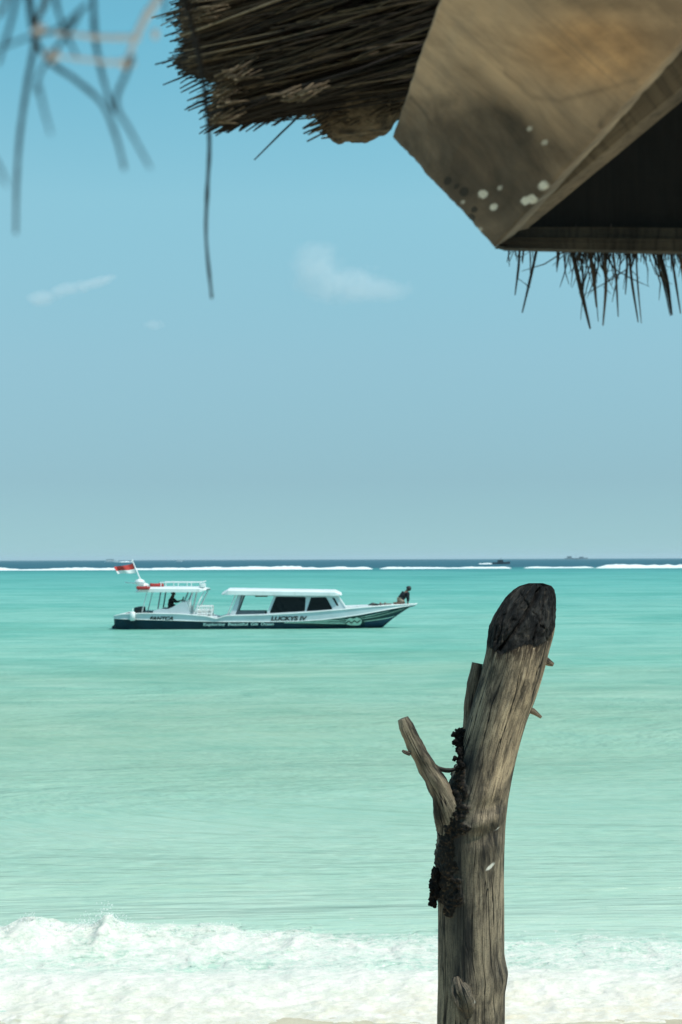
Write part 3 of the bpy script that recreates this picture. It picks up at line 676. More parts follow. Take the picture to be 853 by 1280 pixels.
# left eave: bundles lying towards the lower left
S = Straws()
edge_pts = [(-260, 215), (-60, 236), (0, 232), (25, 230), (45, 236), (72, 234), (84, 224), (92, 250), (104, 284), (122, 277), (140, 268), (158, 272)]   # py -> px of the ragged tip line
for i in range(9500):
    py = random.uniform(-230, 160)*1.0
    d = random.random()
    tipx = np.interp(py, [e[0] for e in edge_pts], [e[1] for e in edge_pts])+random.gauss(0, 4)-(random.random() < .12)*abs(random.gauss(0, 12))
    if random.random() < .35: tipx += random.uniform(0, 240)
    Y = 1.52+.16*d-random.random()*.05
    ang = math.radians(random.gauss(17, 4.5)); ln = random.uniform(160, 420)
    # bottom hem of the thatch
    x1 = tipx; y1 = py+random.gauss(0, 3)
    lim = np.interp(x1, [215, 262, 285, 340, 385, 400, 440, 560], [95, 158, 158, 146, 134, 112, 104, 100])
    if y1 > lim: y1 = lim-random.random()*14
    if x1 > 350 and y1 > 80: Y = max(Y, 1.60)
    x2 = x1+ln*math.cos(ang); y2 = y1-ln*math.sin(ang)
    bend = random.gauss(0, 5)
    a = P(x1, y1, Y); m_ = P((x1+x2)/2, (y1+y2)/2+bend, Y+.02); c = P(x2, y2, Y+.03)
    r = random.uniform(.0005, .0017); rn = random.random()*(.55+.45*(mnoise.noise(Vector((x1*.012-y1*.003, y1*.03, 2)))>-.05))
    if rn > .93 and x1 > 300: rn *= .8
    S.add([a, m_, c], [r*.7, r, r], rn)
for i in range(90):      # loose ends sticking out under the hem
    x1 = random.uniform(222, 392); lim = np.interp(x1, [215, 262, 285, 340, 400], [92, 160, 160, 150, 132]); a = math.radians(random.uniform(15, 55)); L_ = random.uniform(10, 38)
    y1 = lim+random.uniform(-45 if x1 < 262 else -8, 2)
    p0 = P(x1+20, y1-10, 1.6); p1 = P(x1-L_*math.cos(a)*.6, y1+L_*math.sin(a)*.55, 1.6)
    S.add([p0, p1], [.0016, .0008], random.random()*.5)
S.add([P(400, 120, 1.62), P(350, 168, 1.62), P(318, 200, 1.62)], [.0015, .0013, .0008], .1)
for i in range(110):     # pale broken ends
    x1, y1 = random.choice([(random.gauss(284, 9), random.gauss(97, 4)), (random.gauss(275, 5), random.gauss(124, 8)), (random.gauss(268, 6), random.gauss(150, 4)), (random.gauss(243, 9), random.gauss(20, 9)), (random.gauss(360, 14), random.gauss(122, 4))])
    a = math.radians(random.gauss(20, 10)); L_ = random.uniform(12, 40)
    S.add([P(x1, y1, 1.47), P(x1+L_*math.cos(a), y1-L_*math.sin(a), 1.49)], [.0010, .0008], random.uniform(.6, .98))
S.build('thatch', m_straw, roof)
# solid core of the thatch behind the loose straw, so no sky shows through
def px_slab(name, poly, Y0, Y1, mat, sm=False):
    b = MB(); n = len(poly); f = [P(x, y, Y0)-RB for x, y in poly]; g = [P(x, y, Y1)-RB for x, y in poly]
    b.add(f+g, [tuple(range(n)), tuple(range(n, 2*n))[::-1]]+[(i, i+n, (i+1) % n+n, (i+1) % n) for i in range(n)])
    return b.build(name, mat, roof)
t = NT('thatch_core'); v = t.coord(scale=(.25, 1, 1)); nz = t.noise(v, 160, 5, .65)
t.princ(t.ramp(nz, [(.35, (.012, .009, .007)), (.6, (.045, .033, .022)), (.75, (.09, .065, .04))]), .9, t.bump(nz, 1, .01), .1)
px_slab('thatch_backing', [(250, -260), (240, -60), (255, 10), (258, 70), (285, 95), (300, 138), (345, 132), (400, 115), (560, 100), (640, 60), (640, -260)], 1.72, 1.80, t.m)
# thatch above the soffit (mostly out of the picture) with its fringe along the far edge
S = Straws()
for i in range(2600):
    x = random.uniform(650, 1500); Y = random.uniform(1.62, 1.68)
    a = P(x, random.uniform(60, 120), Y); b_ = P(x+random.gauss(0, 12), random.uniform(240, 300), Y+.01)
    S.add([a, b_], [.0014, .0012], random.random())
for i in range(3200):
    q = random.random(); x0 = .26+random.random()*2.2; base = P(600, 95, 1.62)
    a = Vector((x0, 1.66-q*2.4, base.z+.06+q*1.17+random.random()*.06)); b_ = a+Vector((random.gauss(0, .02), .35, -.15))
    S.add([a, b_], [.004, .003], random.random())
S.build('thatch', m_straw, roof)
# rough rounded bundle end under the plank
b = MB()
bm = bmesh.new(); bmesh.ops.create_uvsphere(bm, u_segments=64, v_segments=48, radius=1)
cen = P(450, 114, 1.615)
for v_ in bm.verts:
    k = 1+.10*mnoise.noise(v_.co*2.2)+.05*mnoise.noise(v_.co*7)+.03*mnoise.noise(Vector((v_.co.x*3, v_.co.y*18, v_.co.z*18)))
    x, y, z = v_.co.x, v_.co.y, v_.co.z
    zf = max(z, -.86)
    v_.co = cen+Vector((x*.060*k*(1.0 if x > 0 else .85), y*.06*k, zf*.060*k+x*.010))-RB
b.bm(bm); tb = NT('bundle_bark'); vb = tb.coord(scale=(.3, 1, 1)); nb = tb.noise(vb, 90, 6, .68, .3); nc = tb.noise(tb.coord(), 22, 4, .6)
cb = tb.mix(tb.ramp(nc, [(.4, 0), (.65, .7)]), tb.ramp(nb, [(.36, (.03, .023, .016)), (.5, (.12, .09, .058)), (.66, (.24, .18, .115))]), (.05, .04, .03))
tb.princ(cb, .85, tb.bump(nb, 1, .006), .15); o = b.build('thatch_bundle', tb.m, roof, True)
S = Straws()
for i in range(240):
    a = random.uniform(0, 2*math.pi); e = random.uniform(-.9, .3); rr_ = .059*random.uniform(.93, 1.04)
    c0 = cen+Vector((math.cos(a)*math.cos(e)*rr_, -abs(math.sin(a))*math.cos(e)*rr_, max(math.sin(e), -.84)*rr_+math.cos(a)*.010)); dv = Vector((.022, 0, .011+random.gauss(0, .004)))
    S.add([c0-dv*random.random(), c0+dv*random.random()], [.0011, .0013], random.uniform(.2, .9))
S.build('bundle_straw', m_straw, roof)

# single straws of the fringe at the right: (px top, px bottom, py bottom, radius mm, lean curve)
FR = [(633, 634, 328, .9), (650, 644, 369, 1.4), (662, 663, 343, .8), (672, 653, 391, 1.5), (699, 696, 340, 1.0), (704, 705, 326, .8), (714, 738, 411, 2.4), (722, 728, 372, 1.2), (738, 726, 400, .7),
      (736, 746, 384, 2.0), (744, 748, 402, .8), (755, 754, 407, 1.7), (752, 757, 352, .9), (766, 773, 396, 1.2), (783, 782, 368, 1.2), (786, 798, 403, 1.4), (795, 802, 404, .9), (796, 788, 340, 1.3),
      (812, 838, 395, 1.0), (822, 840, 394, 2.4), (828, 832, 360, 1.6), (838, 851, 392, 1.3), (845, 856, 347, 1.5), (848, 862, 402, 1.1), (818, 825, 345, 1.4), (868, 872, 380, 1.5), (885, 880, 395, 1.3), (905, 915, 372, 1.6), (930, 934, 390, 1.4)]
for i, (a, b_, y, r) in enumerate(FR):
    S = Straws(); Y = 1.60+random.uniform(0, .05)
    mid = ((a+b_)/2+random.gauss(0, 1.6), (300+y)/2)
    rm = r*.0011
    S.add(catmull([P(a-(b_-a)*.3, 280, Y), P(a, 308, Y), P(mid[0], mid[1], Y), P(b_, y, Y)], 5), [rm]*12+[rm*.85, rm*.7, rm*.6, rm*.4], random.random(), 6)
    for k in range(2 if r > 1.1 else 0):   # torn fibres on the thicker straws
        q = random.uniform(.15, .7); xx_ = a+(b_-a)*q; yy_ = 310+(y-310)*q
        S.add([P(xx_, yy_, Y), P(xx_+random.gauss(0, 7), yy_+random.uniform(-9, 14), Y-.002)], [.0005, .0003], .3)
    S.build('fringe_straw', m_fringe, roof)
S = Straws()                              # tangled thin fibres between the straws
for i in range(45):
    x = random.choice([718, 718, 738, 748, 770, 795, 826, 842, 870, 905])+random.gauss(0, 9); Y = 1.6+random.random()*.06; q = [P(x, 300, Y)]; y = 300; xx_ = x; sl = random.gauss(0, .35)
    for k_ in range(random.randint(2, 4)):
        y += random.uniform(8, 22); sl += random.gauss(0, .35); xx_ += sl*14; q.append(P(xx_, y, Y+random.gauss(0, .006)))
    S.add(q, [.0008]*(len(q)-1)+[.0003], random.random()*.8)
S.build('fringe_fibre', m_fringe, roof)
S = Straws()                              # short matted stubble of the hem
for i in range(170):
    x = random.uniform(632, 1100); Y = 1.6+random.random()*.05
    if random.random() < .5: x = random.choice([722, 742, 757, 795, 828, 848])+random.gauss(0, 9)
    S.add([P(x, 300, Y), P(x+random.gauss(0, 5), 318+abs(random.gauss(0, 9)), Y)], [.0011, .0005], random.random()*.7)
o = S.build('hem_stubble', m_fringe, roof)

# loose strands hanging close to the viewer
ST = [
 ('d', .66, 2.0, [(34, -60), (38, 0), (43, 50), (34, 105), (25, 170), (21, 230), (20, 292)]),
 ('d', .62, 1.9, [(30, -40), (42, 40), (62, 76), (95, 100), (128, 130), (145, 170), (156, 212)]),
 ('d', .64, 1.9, [(116, -60), (117, 0), (119, 45), (126, 85), (134, 115), (143, 140)]),
 ('d', .60, 1.5, [(166, 70), (158, 92), (147, 118), (148, 138), (162, 162), (188, 210)]),
 ('d', .62, 1.5, [(66, -60), (70, 0), (79, 32), (89, 55), (99, 76)]),
 ('b', .64, 2.2, [(66, -60), (57, 0), (48, 22), (43, 45), (44, 62)]),
 ('d', .60, 1.7, [(30, -60), (20, 0), (11, 38), (-2, 80)]),
 ('b', .63, 1.9, [(18, -60), (8, 0), (-2, 22)]),
 ('d', .58, 1.4, [(100, 14), (86, 40), (62, 72), (50, 92), (44, 116)]),
 ('d', .56, 1.2, [(110, 5), (75, 35), (40, 45), (-4, 62)]),
 ('p', .62, 2.6, [(215, -50), (196, 0), (184, 18), (173, 40), (166, 56), (160, 80)]),
 ('p', .62, 1.9, [(176, 46), (150, 47), (118, 46), (92, 43), (50, 40)]),
 ('p', .60, 1.5, [(160, 76), (140, 78), (115, 75), (66, 70)]),
 ('p', .62, 2.4, [(195, 38), (194, 44), (196, 48)]),
 ('d', .85, 2.1, [(222, -60), (231, 0), (240, 30), (251, 80), (258, 130), (262, 180), (259, 245), (258, 300), (265, 373)]),
 ('d', .60, 1.3, [(200, -40), (207, 5), (209, 28)]),
 ('d', .56, 1.1, [(48, 105), (56, 140), (64, 168)]),
 ('d', .55, 1.0, [(-8, 195), (2, 215), (9, 232)]),
]
for kind, Y, r, pts in ST:
    if Y < .8: Y *= .76; r *= .66
    S = Straws(); q = catmull([P(x, y, Y) for x, y in pts], 8); n = len(q)
    rr_ = [r*.001*(.74 if kind != 'p' else .8)*(1-.45*(i/n)**2)*(1+.25*mnoise.noise(Vector((i*.4, r*9, Y*50)))) for i in range(n)]
    S.add(q, rr_, {'d': .15, 'b': .9, 'p': .5}[kind], 8)
    if kind == 'p' and len(pts) > 3:
        S.add([P(pts[-1][0]-2, pts[-1][1]-4, Y), P(pts[-1][0]+2, pts[-1][1]+3, Y)], [.0030, .0024], .5, 8)
    S.build('hanging_strand', m_pink if kind == 'p' else m_fringe, roof)
# eave of the same roof just above the picture, from which the strands hang
S = Straws()
for i in range(700):
    px = random.uniform(-120, 260); Y = random.uniform(.38, 1.1)
    a = P(px, -75-random.random()*60, Y); a.z = max(a.z, 2.9+.44*Y)
    S.add([a, a+Vector((random.gauss(.14, .03), random.gauss(0.02, .06), .07+random.random()*.05))], [.0012, .0016], random.random())
for i in range(600):
    Y = random.uniform(.45, 1.75); x0 = random.uniform(-.14, .75); a = Vector((x0, Y, 2.9+.46*Y+.05+random.random()*.06))
    S.add([a, a+Vector((random.gauss(.25, .03), random.gauss(0, .05), .10))], [.002, .0025], random.random())
S.build('thatch', m_straw, roof)

# ------------------------------------------------------------------ BOAT
BD = 60.7; k = (BD-1.2)/FPX; X0 = 328.0
BO = Vector(((X0-426.5)*k, BD, 0))
def bx(px): return (px-X0)*k
def bz(py, px=None): return (785.8-(py-(0 if px is None else (px-426.5)*.0035)))*k
def B(px, py, y=-1.2):
    """boat coordinates: y -1.2 is the side towards the beach"""
    return Vector((bx(px), y, bz(py, px)))
boat = empty('tour_boat', BO, 'white and dark blue tour boat with long cabin and flag, crossing the turquoise lagoon', 'boat')
m_white = paint('boat_white', (.78, .80, .79), .3, .05, 1.5, .05, dirt=(.55, .55, .5))
m_white_shaded = paint('boat_white_shaded', (.50, .57, .60), .35, .06, 1.5, .05)  # white side paint turned blue-grey, its shade put into the colour
m_blue = paint('boat_navy', (.004, .030, .050), .4, .2, 2, .05, spec=.2)
m_teal = paint('boat_dark_green', (.004, .032, .034), .3, .2, 2, .05)
m_black = paint('boat_black', (.010, .014, .014), .35, .2)
m_lime = paint('boat_pale_green', (.55, .74, .66), .4, .15)
m_glass = paint('boat_dark_glass', (.003, .006, .007), .25, .2, 1, 0, spec=.15)
m_redc = paint('red_cloth', (.42, .035, .03), .7, .2)
m_flagr = paint('flag_red', (.60, .05, .04), .7, .15)
m_flagw = paint('flag_white', (.80, .80, .78), .7, .05)
m_steel = paint('boat_rail', (.70, .74, .74), .3, .05)
m_seat = paint('boat_seat_grey', (.16, .19, .21), .6, .1)
ST_ = [  # px, gunwale py, break py, half beam gunwale, half beam waterline, keel z
 (141, 768.5, 771.0, .86, .66, .06), (143, 768, 771.2, .95, .76, -.10), (152, 766, 771.6, 1.03, .85, -.35), (180, 765, 772.6, 1.13, .95, -.45), (225, 766, 774.0, 1.19, 1.02, -.5), (258, 769, 775.2, 1.2, 1.05, -.5),
 (271, 772.5, 775.6, 1.2, 1.05, -.5), (282, 768.5, 775.8, 1.2, 1.05, -.5), (330, 768, 776.2, 1.2, 1.04, -.5), (370, 766, 776.0, 1.19, .98, -.5), (400, 764, 774.5, 1.16, .86, -.45), (428, 762, 771.5, 1.08, .66, -.4), (450, 760, 768.5, .95, .42, -.3),
 (465, 759, 766, .82, .22, -.18), (479, 758.2, 763.6, .66, .03, 0.0), (492, 757.6, 761.4, .48, .0, .37), (503, 757.2, 759.8, .30, .0, .62), (513, 757, 758.6, .12, .0, .84), (521, 757, 757.8, .02, .0, .905)]
def section(px):
    c = [s_[0] for s_ in ST_]; return [float(np.interp(px, c, [s_[j] for s_ in ST_])) for j in range(1, 6)]
def sec_pts(px):
    g, br, hb, hw, kz = section(px); zg, zb_ = bz(g, px), bz(br, px)
    hbk = hb*.985
    zw = max(0.0, kz)
    pts = [(hb, zg), (hbk, zb_), ((hbk*.62+hw*.38), zb_*.6+zw*.4), ((hbk*.25+hw*.75), zb_*.22+zw*.78), (hw, zw), (hw*.85, (zw+kz)/2 if kz < 0 else kz), (0, kz)]
    return pts
def hull_y(px, z):
    p_ = sec_pts(px); zz_ = [q[1] for q in p_][::-1]; yy_ = [q[0] for q in p_][::-1]
    return float(np.interp(z, zz_, yy_))
pxs = np.concatenate([np.linspace(141, 152, 8), np.linspace(156, 425, 60), np.linspace(429, 521, 36)])
def strip_loft(i0, i1, name, mat, close_stern=True):
    b = MB()
    for sd in (-1, 1):
        vs = []; fs = []; m = i1-i0+1
        for px in pxs:
            pp = sec_pts(px)[i0:i1+1]
            for (y, z) in pp: vs.append((bx(px), sd*y, z))
        for i in range(len(pxs)-1):
            for j in range(m-1): fs.append((i*m+j, (i+1)*m+j, (i+1)*m+j+1, i*m+j+1))
        b.add(vs, fs)
    if close_stern:
        pp = sec_pts(pxs[0])[i0:i1+1]; m = len(pp)
        b.add([(bx(pxs[0]), -y, z) for y, z in pp]+[(bx(pxs[0]), y, z) for y, z in pp], [(j, j+1, m+j+1, m+j) for j in range(m-1)])
    o = b.build(name, mat, boat, True); o.data.polygons.foreach_set('use_smooth', [True]*len(o.data.polygons)); return o
strip_loft(1, 6, 'hull', m_blue)
strip_loft(0, 1, 'topside', m_white_shaded)
# deck
b = MB(); vs = []; fs = []
for px in pxs:
    g, br, hb, hw, kz = section(px); vs += [(bx(px), -hb+.0, bz(g, px)-.03), (bx(px), 0, bz(g, px)+.01), (bx(px), hb, bz(g, px)-.03)]
for i in range(len(pxs)-1): fs += [(i*3, i*3+1, i*3+4, i*3+3), (i*3+1, i*3+2, i*3+5, i*3+4)]
b.add(vs, fs); b.build('deck', m_white, boat)
b = MB()
for sd in (-1, 1):
    b.cut(); b.tube([(bx(px), sd*(section(px)[2]+.01), bz(section(px)[0], px)) for px in pxs], .028, 6)
b.build('gunwale', m_white, boat, True)
b = MB()
for sd in (-1, 1):
    b.cut(); b.tube([(bx(px), sd*(hull_y(px, bz(section(px)[1], px))+.006), bz(section(px)[1], px)-.005) for px in pxs], .018, 6)
b.build('rub_rail', m_white, boat, True)
# painted graphics on the hull
def hull_band(name, path, mat, lift=.008, side=(-1, 1)):
    """path: list of (px, py upper, py lower)"""
    b = MB()
    n = 26
    pp = np.linspace(path[0][0], path[-1][0], n)
    up = np.interp(pp, [q[0] for q in path], [q[1] for q in path]); lo = np.interp(pp, [q[0] for q in path], [q[2] for q in path])
    for sd in side:
        vs = []; fs = []; m = 4
        for i in range(n):
            for j in range(m):
                py = up[i]+(lo[i]-up[i])*j/(m-1); z = bz(py, pp[i]); y = hull_y(pp[i], z)+lift; vs.append((bx(pp[i]), sd*y, z))
        for i in range(n-1):
            for j in range(m-1): fs.append((i*m+j, (i+1)*m+j, (i+1)*m+j+1, i*m+j+1))
        b.cut(); b.add(vs, fs)
    return b.build(name, mat, boat, True)
hull_band('painted_panel', [(352, 777.0, 777.6), (372, 776.6, 779.6), (398, 775.6, 782.4), (440, 771.5, 783), (462, 769.5, 781), (480, 766.5, 773), (500, 762.5, 767), (512, 759.6, 761.6)], m_teal, .006)
for path in [
    [(355, 777.4, 778.2), (385, 777.6, 778.6), (410, 778.6, 779.8), (436, 779.6, 780.6)],
    [(372, 776.6, 777.0), (400, 776.3, 777.4), (432, 778.0, 778.6)],
    [(395, 775.0, 775.5), (415, 774.6, 775.8), (434, 776.6, 777.0)],
    [(422, 773.0, 773.4), (434, 774.6, 775.2), (436, 775.2, 775.6)],
    [(455, 777.4, 778.0), (470, 775.6, 776.6), (485, 773.6, 774.6), (494, 771.6, 772.3)],
    [(452, 774.0, 774.6), (470, 771.4, 772.1), (488, 767.4, 767.9), (506, 762.2, 762.6)],
    [(450, 772.0, 772.5), (466, 769.2, 769.9), (486, 765.0, 765.4)]]:
    hull_band('painted_stripe', path, m_lime, .012)
hull_band('bow_underside', [(456, 778.2, 783.7), (470, 776.8, 783.7), (478, 775.8, 783), (484, 774.9, 779.8), (492, 772.7, 773.6)], paint('boat_bright_blue', (.006, .038, .085), .35, .15), .009)
hull_band('emblem', [(432, 777.4, 778.2), (434, 774.4, 781.4), (438, 772.4, 782.4), (444, 771.8, 782.8), (450, 773.4, 782.2), (452, 776, 779)], m_lime, .016)
# zigzag across the emblem
b = MB()
zig = [(431.5, 779.6), (436, 776.6), (439, 779.4), (443, 776.2), (446, 779.0), (450.5, 776.2)]
for sd in (-1, 1):
    vs = []
    for px, py in zig:
        for d_ in (-.9, .9):
            z = bz(py+d_, px); vs.append((bx(px), sd*(hull_y(px, z)+.026), z))
    b.cut(); b.add(vs, [(2*i, 2*i+2, 2*i+3, 2*i+1) for i in range(len(zig)-1)])
b.build('emblem_zigzag', m_black, boat)
hull_band('emblem_mark', [(438, 771.3, 772.6), (441, 771.9, 774.0), (445, 771.2, 772.9)], m_teal, .024)
# lettering
def text_obj(name, body, px0, px1, py_base, hpx, mat, on='top', shear=.3, offs=.012):
    cu = bpy.data.curves.new(name, 'FONT'); cu.body = body; cu.size = 1; cu.shear = shear; cu.offset = offs; cu.extrude = .0
    tmp = bpy.data.objects.new(name, cu); COL.objects.link(tmp); dg = bpy.context.evaluated_depsgraph_get(); dg.update()
    me = bpy.data.meshes.new_from_object(tmp.evaluated_get(dg)); bpy.data.objects.remove(tmp)
    xs_ = [v.co.x for v in me.vertices]; ys_ = [v.co.y for v in me.vertices]; x0_, x1_ = min(xs_), max(xs_); cap = .70
    for v in me.vertices:
        u = (v.co.x-x0_)/(x1_-x0_); px = px0+(px1-px0)*u
        z = bz(py_base, px)+v.co.y/cap*hpx*k
        y = hull_y(px, z)+.022
        v.co = (bx(px), -y, z)
    return link(name, me, mat, boat)
text_obj('lettering', 'FANTCA', 186.5, 216.5, 773.6, 4.4, m_black, shear=.35, offs=.05)
text_obj('lettering', 'LUCKYS IV', 338.5, 384, 774.8, 4.8, m_black, shear=.2, offs=.05)
m_let = paint('letter_white', (.66, .78, .78), .5, .02)
for word_, a_, b_ in [('Exploring', 254, 281.5), ('Beautiful', 285, 310), ('Gili', 313.5, 322.5), ('Ocean', 326, 342)]:
    text_obj('lettering', word_, a_, b_, 780.9, 3.5, m_let, shear=.1, offs=.02)

# forward cabin ---------------------------------------------------------
CY = 1.02
def wall_poly(outer, holes, y, th, name, mat):
    """side wall with openings, both sides; built from a triangulated outline"""
    b = MB()
    from mathutils.geometry import tessellate_polygon
    for sd in (-1, 1):
        loops = [[B(px, py, 0) for px, py in outer]]+[[B(px, py, 0) for px, py in h] for h in holes]
        tri = tessellate_polygon([[Vector((v.x, v.z, 0)) for v in lp] for lp in loops]); flat = [v for lp in loops for v in lp]
        def yy(v, s): return sd*(y-.12*max(0, v.z-bz(768))-s)
        f = [(v.x, yy(v, 0), v.z) for v in flat]; g = [(v.x, yy(v, th), v.z) for v in flat]
        n = len(flat); fs = [tuple(t_) for t_ in tri]+[tuple(i+n for i in t_)[::-1] for t_ in tri]
        o_ = 0
        for lp in loops:
            m = len(lp); fs += [(o_+i, o_+(i+1) % m, o_+(i+1) % m+n, o_+i+n) for i in range(m)]; o_ += m
        b.cut(); b.add(f+g, fs)
    return b.build(name, mat, boat)
W1 = [(344.6, 745.6), (346, 745.2), (380.5, 746), (382, 747), (381, 763), (379.5, 764), (338, 766), (336.8, 765)]
W2 = [(388.5, 746.6), (406.5, 746.4), (408, 747.2), (415.3, 760.6), (414.5, 761.8), (384, 763.9), (382.9, 763)]
W3 = [(414.8, 747.2), (418, 747.4), (423.4, 757.6), (420.6, 757.2)]
OP = [(301, 743.5), (342, 744.5), (333, 766.5), (294, 767.5)]
outer = [(298, 741), (420, 743), (432, 759.5), (431, 768.5), (400, 772), (330, 774), (284, 773), (288, 765)]
wall_poly(outer, [OP, W1, W2, W3], CY, .05, 'cabin_wall', m_white_shaded)
def panes(poly, name='window'):
    g = [(px+(0), py) for px, py in poly]; 
    b = MB()
    for sd in (-1, 1):
        vs = [B(px, py, 0) for px, py in poly]; yy = lambda v, s: sd*(CY-.12*max(0, v.z-bz(768))-s)
        n = len(vs); b.add([(v.x, yy(v, .012), v.z) for v in vs]+[(v.x, yy(v, .035), v.z) for v in vs], [tuple(range(n)), tuple(range(n, 2*n))[::-1]])
        b.build(name, m_glass, boat); b = MB()
for w_ in (W1, W2, W3): panes(w_)
# windscreen and end bulkhead
def crossbox(pa, pb, hw0, hw1, th, name, mat, bev=.0):
    a, c = B(*pa, 0), B(*pb, 0); d = (c-a).normalized(); nr = Vector((d.z, 0, -d.x))*th/2; b = MB()
    vs = [a+nr+Vector((0, -hw0, 0)), a+nr+Vector((0, hw0, 0)), c+nr+Vector((0, hw1, 0)), c+nr+Vector((0, -hw1, 0))]
    vs += [v-nr*2 for v in vs]
    b.add(vs, [(0, 1, 2, 3), (7, 6, 5, 4), (0, 4, 5, 1), (1, 5, 6, 2), (2, 6, 7, 3), (3, 7, 4, 0)]); return b.build(name, mat, boat)
crossbox((432, 760), (420.5, 743), CY-.005, CY-.09, .04, 'windscreen_frame', m_white)
crossbox((429.4, 757), (422.8, 746.8), CY-.2, CY-.25, .055, 'window', m_glass)
# fore deck trunk: low white coaming stepping down to the bow
b = MB(); b.prism([B(429, 758.4, -.72), B(446, 757.8, -.66), B(466, 757.6, -.5), B(462, 760, -.5), B(429, 764, -.72)], (0, 1.1, 0)); b.build('foredeck_coaming', m_white, boat)
# roof slab of the cabin
def roofslab(stern, bow, top_py, bot_py, hw, name, camber=.05, flare=0):
    b = MB(); n = 15; xs_ = [(stern[0], stern[1], stern[1]+.6)]+[(px, np.interp(px, [stern[0]+8, bow[0]-8], top_py), np.interp(px, [stern[0]+8, bow[0]-8], bot_py)) for px in np.linspace(stern[0]+8, bow[0]-8, 12)]+[(bow[0], bow[1], bow[1]+1.2)]
    vs = []
    for i, (px, tp, bt) in enumerate(xs_):
        hwi = hw*(.93 if i in (0, len(xs_)-1) else 1)
        for j in range(n):
            u = -1+2*j/(n-1); vs.append((bx(px), u*hwi, bz(tp, px)+camber*(1-u*u)-(.05 if abs(u) == 1 else 0)))
        for j in range(n):
            u = 1-2*j/(n-1); vs.append((bx(px), u*hwi, bz(bt, px)+camber*.6*(1-u*u)))
    m = 2*n; fs = []
    for i in range(len(xs_)-1):
        for j in range(m): fs.append((i*m+j, i*m+(j+1) % m, (i+1)*m+(j+1) % m, (i+1)*m+j))
    fs.append(tuple(range(m))); fs.append(tuple(range((len(xs_)-1)*m, len(xs_)*m))[::-1])
    b.add(vs, fs); return b.build(name, m_white, boat, False, .01)
roofslab((277, 740.8), (427, 743.0), (735.9, 739.0), (742.6, 744.8), 1.18, 'cabin_roof')
crossbox((291, 767), (302, 743), .03, .03, .03, 'post', m_steel)
for sd in (-1, 1):
    b = MB(); b.tube([B(293, 768, sd*.95), B(302, 743, sd*.92)], .035, 8); b.build('post', m_seat, boat, True)
    b = MB(); b.tube([B(284, 768, sd*1.05), B(294, 743, sd*1.0)], .03, 8); b.build('post', m_white, boat, True)
b = MB(); b.box(B(312, 766, 0)+Vector((0, 0, -.01)), (44*k*.85, 1.7, .16), bev=.03); b.build('bench', m_seat, boat)
b = MB(); b.box(B(326, 744.9, -.75), (16*k, .05, .05)); b.build('grab_rail', paint('rail_brown', (.09, .05, .03), .6), boat)

# wheelhouse aft -------------------------------------------------------
roofslab((169, 737.0), (257, 735.5), (732.8, 733.6), (738.6, 739.2), 1.05, 'wheelhouse_roof', .04)
b = MB()
for sd in (-1, 1):
    b.cut(); b.tube([B(199, 726.6, sd*.85), B(250, 727.0, sd*.85)], .018, 6)
    for px in (200, 216, 233, 249): b.tube([B(px, 733, sd*.85), B(px, 726.8, sd*.85)], .016, 6)
b.cut(); b.tube([B(250, 727, -.85), B(254, 725.6, 0), B(250, 727, .85)], .02, 6)
b.build('roof_rail', m_white, boat)
b = MB(); b.box(B(252, 731, -.5), (.16, .9, .16), bev=.03); b.build('roof_hatch', m_white, boat)
for sd in (-1, 1):
    for (xa, ya, xb, yb_, m_, r) in [(176.5, 764, 183, 738, m_steel, .022), (196.5, 760, 200, 738, m_seat, .03), (239, 770, 254, 739, m_steel, .028), (233, 770, 240, 739, m_white, .035), (229, 752, 234.5, 739, m_seat, .03)]:
        b = MB(); b.tube([B(xa, ya, sd*.92), B(xb, yb_, sd*.9)], r, 8); b.build('post', m_, boat, True)
b = MB(); b.prism([B(190, 766, -.98), B(191, 762, -.98), B(199, 759.6, -.98), B(209, 760, -.98), B(214, 758, -.98), B(226, 751.6, -.98), B(233, 751.2, -.98), B(238, 770, -.98), B(190, 770, -.98)], (0, .05, 0)); b.build('side_panel', m_white_shaded, boat)
b = MB(); b.prism([B(190, 766, .93), B(191, 762, .93), B(199, 759.6, .93), B(209, 760, .93), B(233, 756, .93), B(238, 770, .93), B(190, 770, .93)], (0, .05, 0)); b.build('side_panel', m_white_shaded, boat)
b = MB(); b.box(B(232, 759, 0), (.10, 1.7, .62), bev=.02); b.box(B(228, 754, 0), (.3, .8, .2), bev=.02); b.build('console', m_white, boat)
b = MB(); wc = B(224.5, 750.5, .0)
b.tube([wc+Vector((.10*math.sin(a)*.35, .17*math.cos(a), .17*math.sin(a))) for a in np.linspace(0, 2*math.pi, 25)], .014, 6); b.tube([wc, wc+Vector((.14, 0, -.06))], .02, 6)
b.build('steering_wheel', m_black, boat, True)
b = MB(); b.box(B(206, 766, 0)+Vector((0, 0, .06)), (.5, 1.2, .3), bev=.03); b.build('helm_seat', m_seat, boat)
b = MB(); b.box(B(181, 765.5, .1)+Vector((0, 0, 0)), (.75, 1.5, .16), bev=.03); b.build('stern_bench', m_teal, boat)
b = MB(); b.prism([B(149, 768, -.8), B(157, 764.5, -.8), B(157, 766.5, -.8), B(150, 769, -.8)], (0, 1.6, 0)); b.build('stern_platform', m_teal, boat)
for sd in (-1, 1):    # outboard engines astern
    b = MB(); b.box(B(170, 762.2, sd*.45), (.34, .34, .30), bev=.07); b.box(B(167, 768, sd*.45), (.16, .16, .4), bev=.03); b.build('engine', m_black, boat, True)
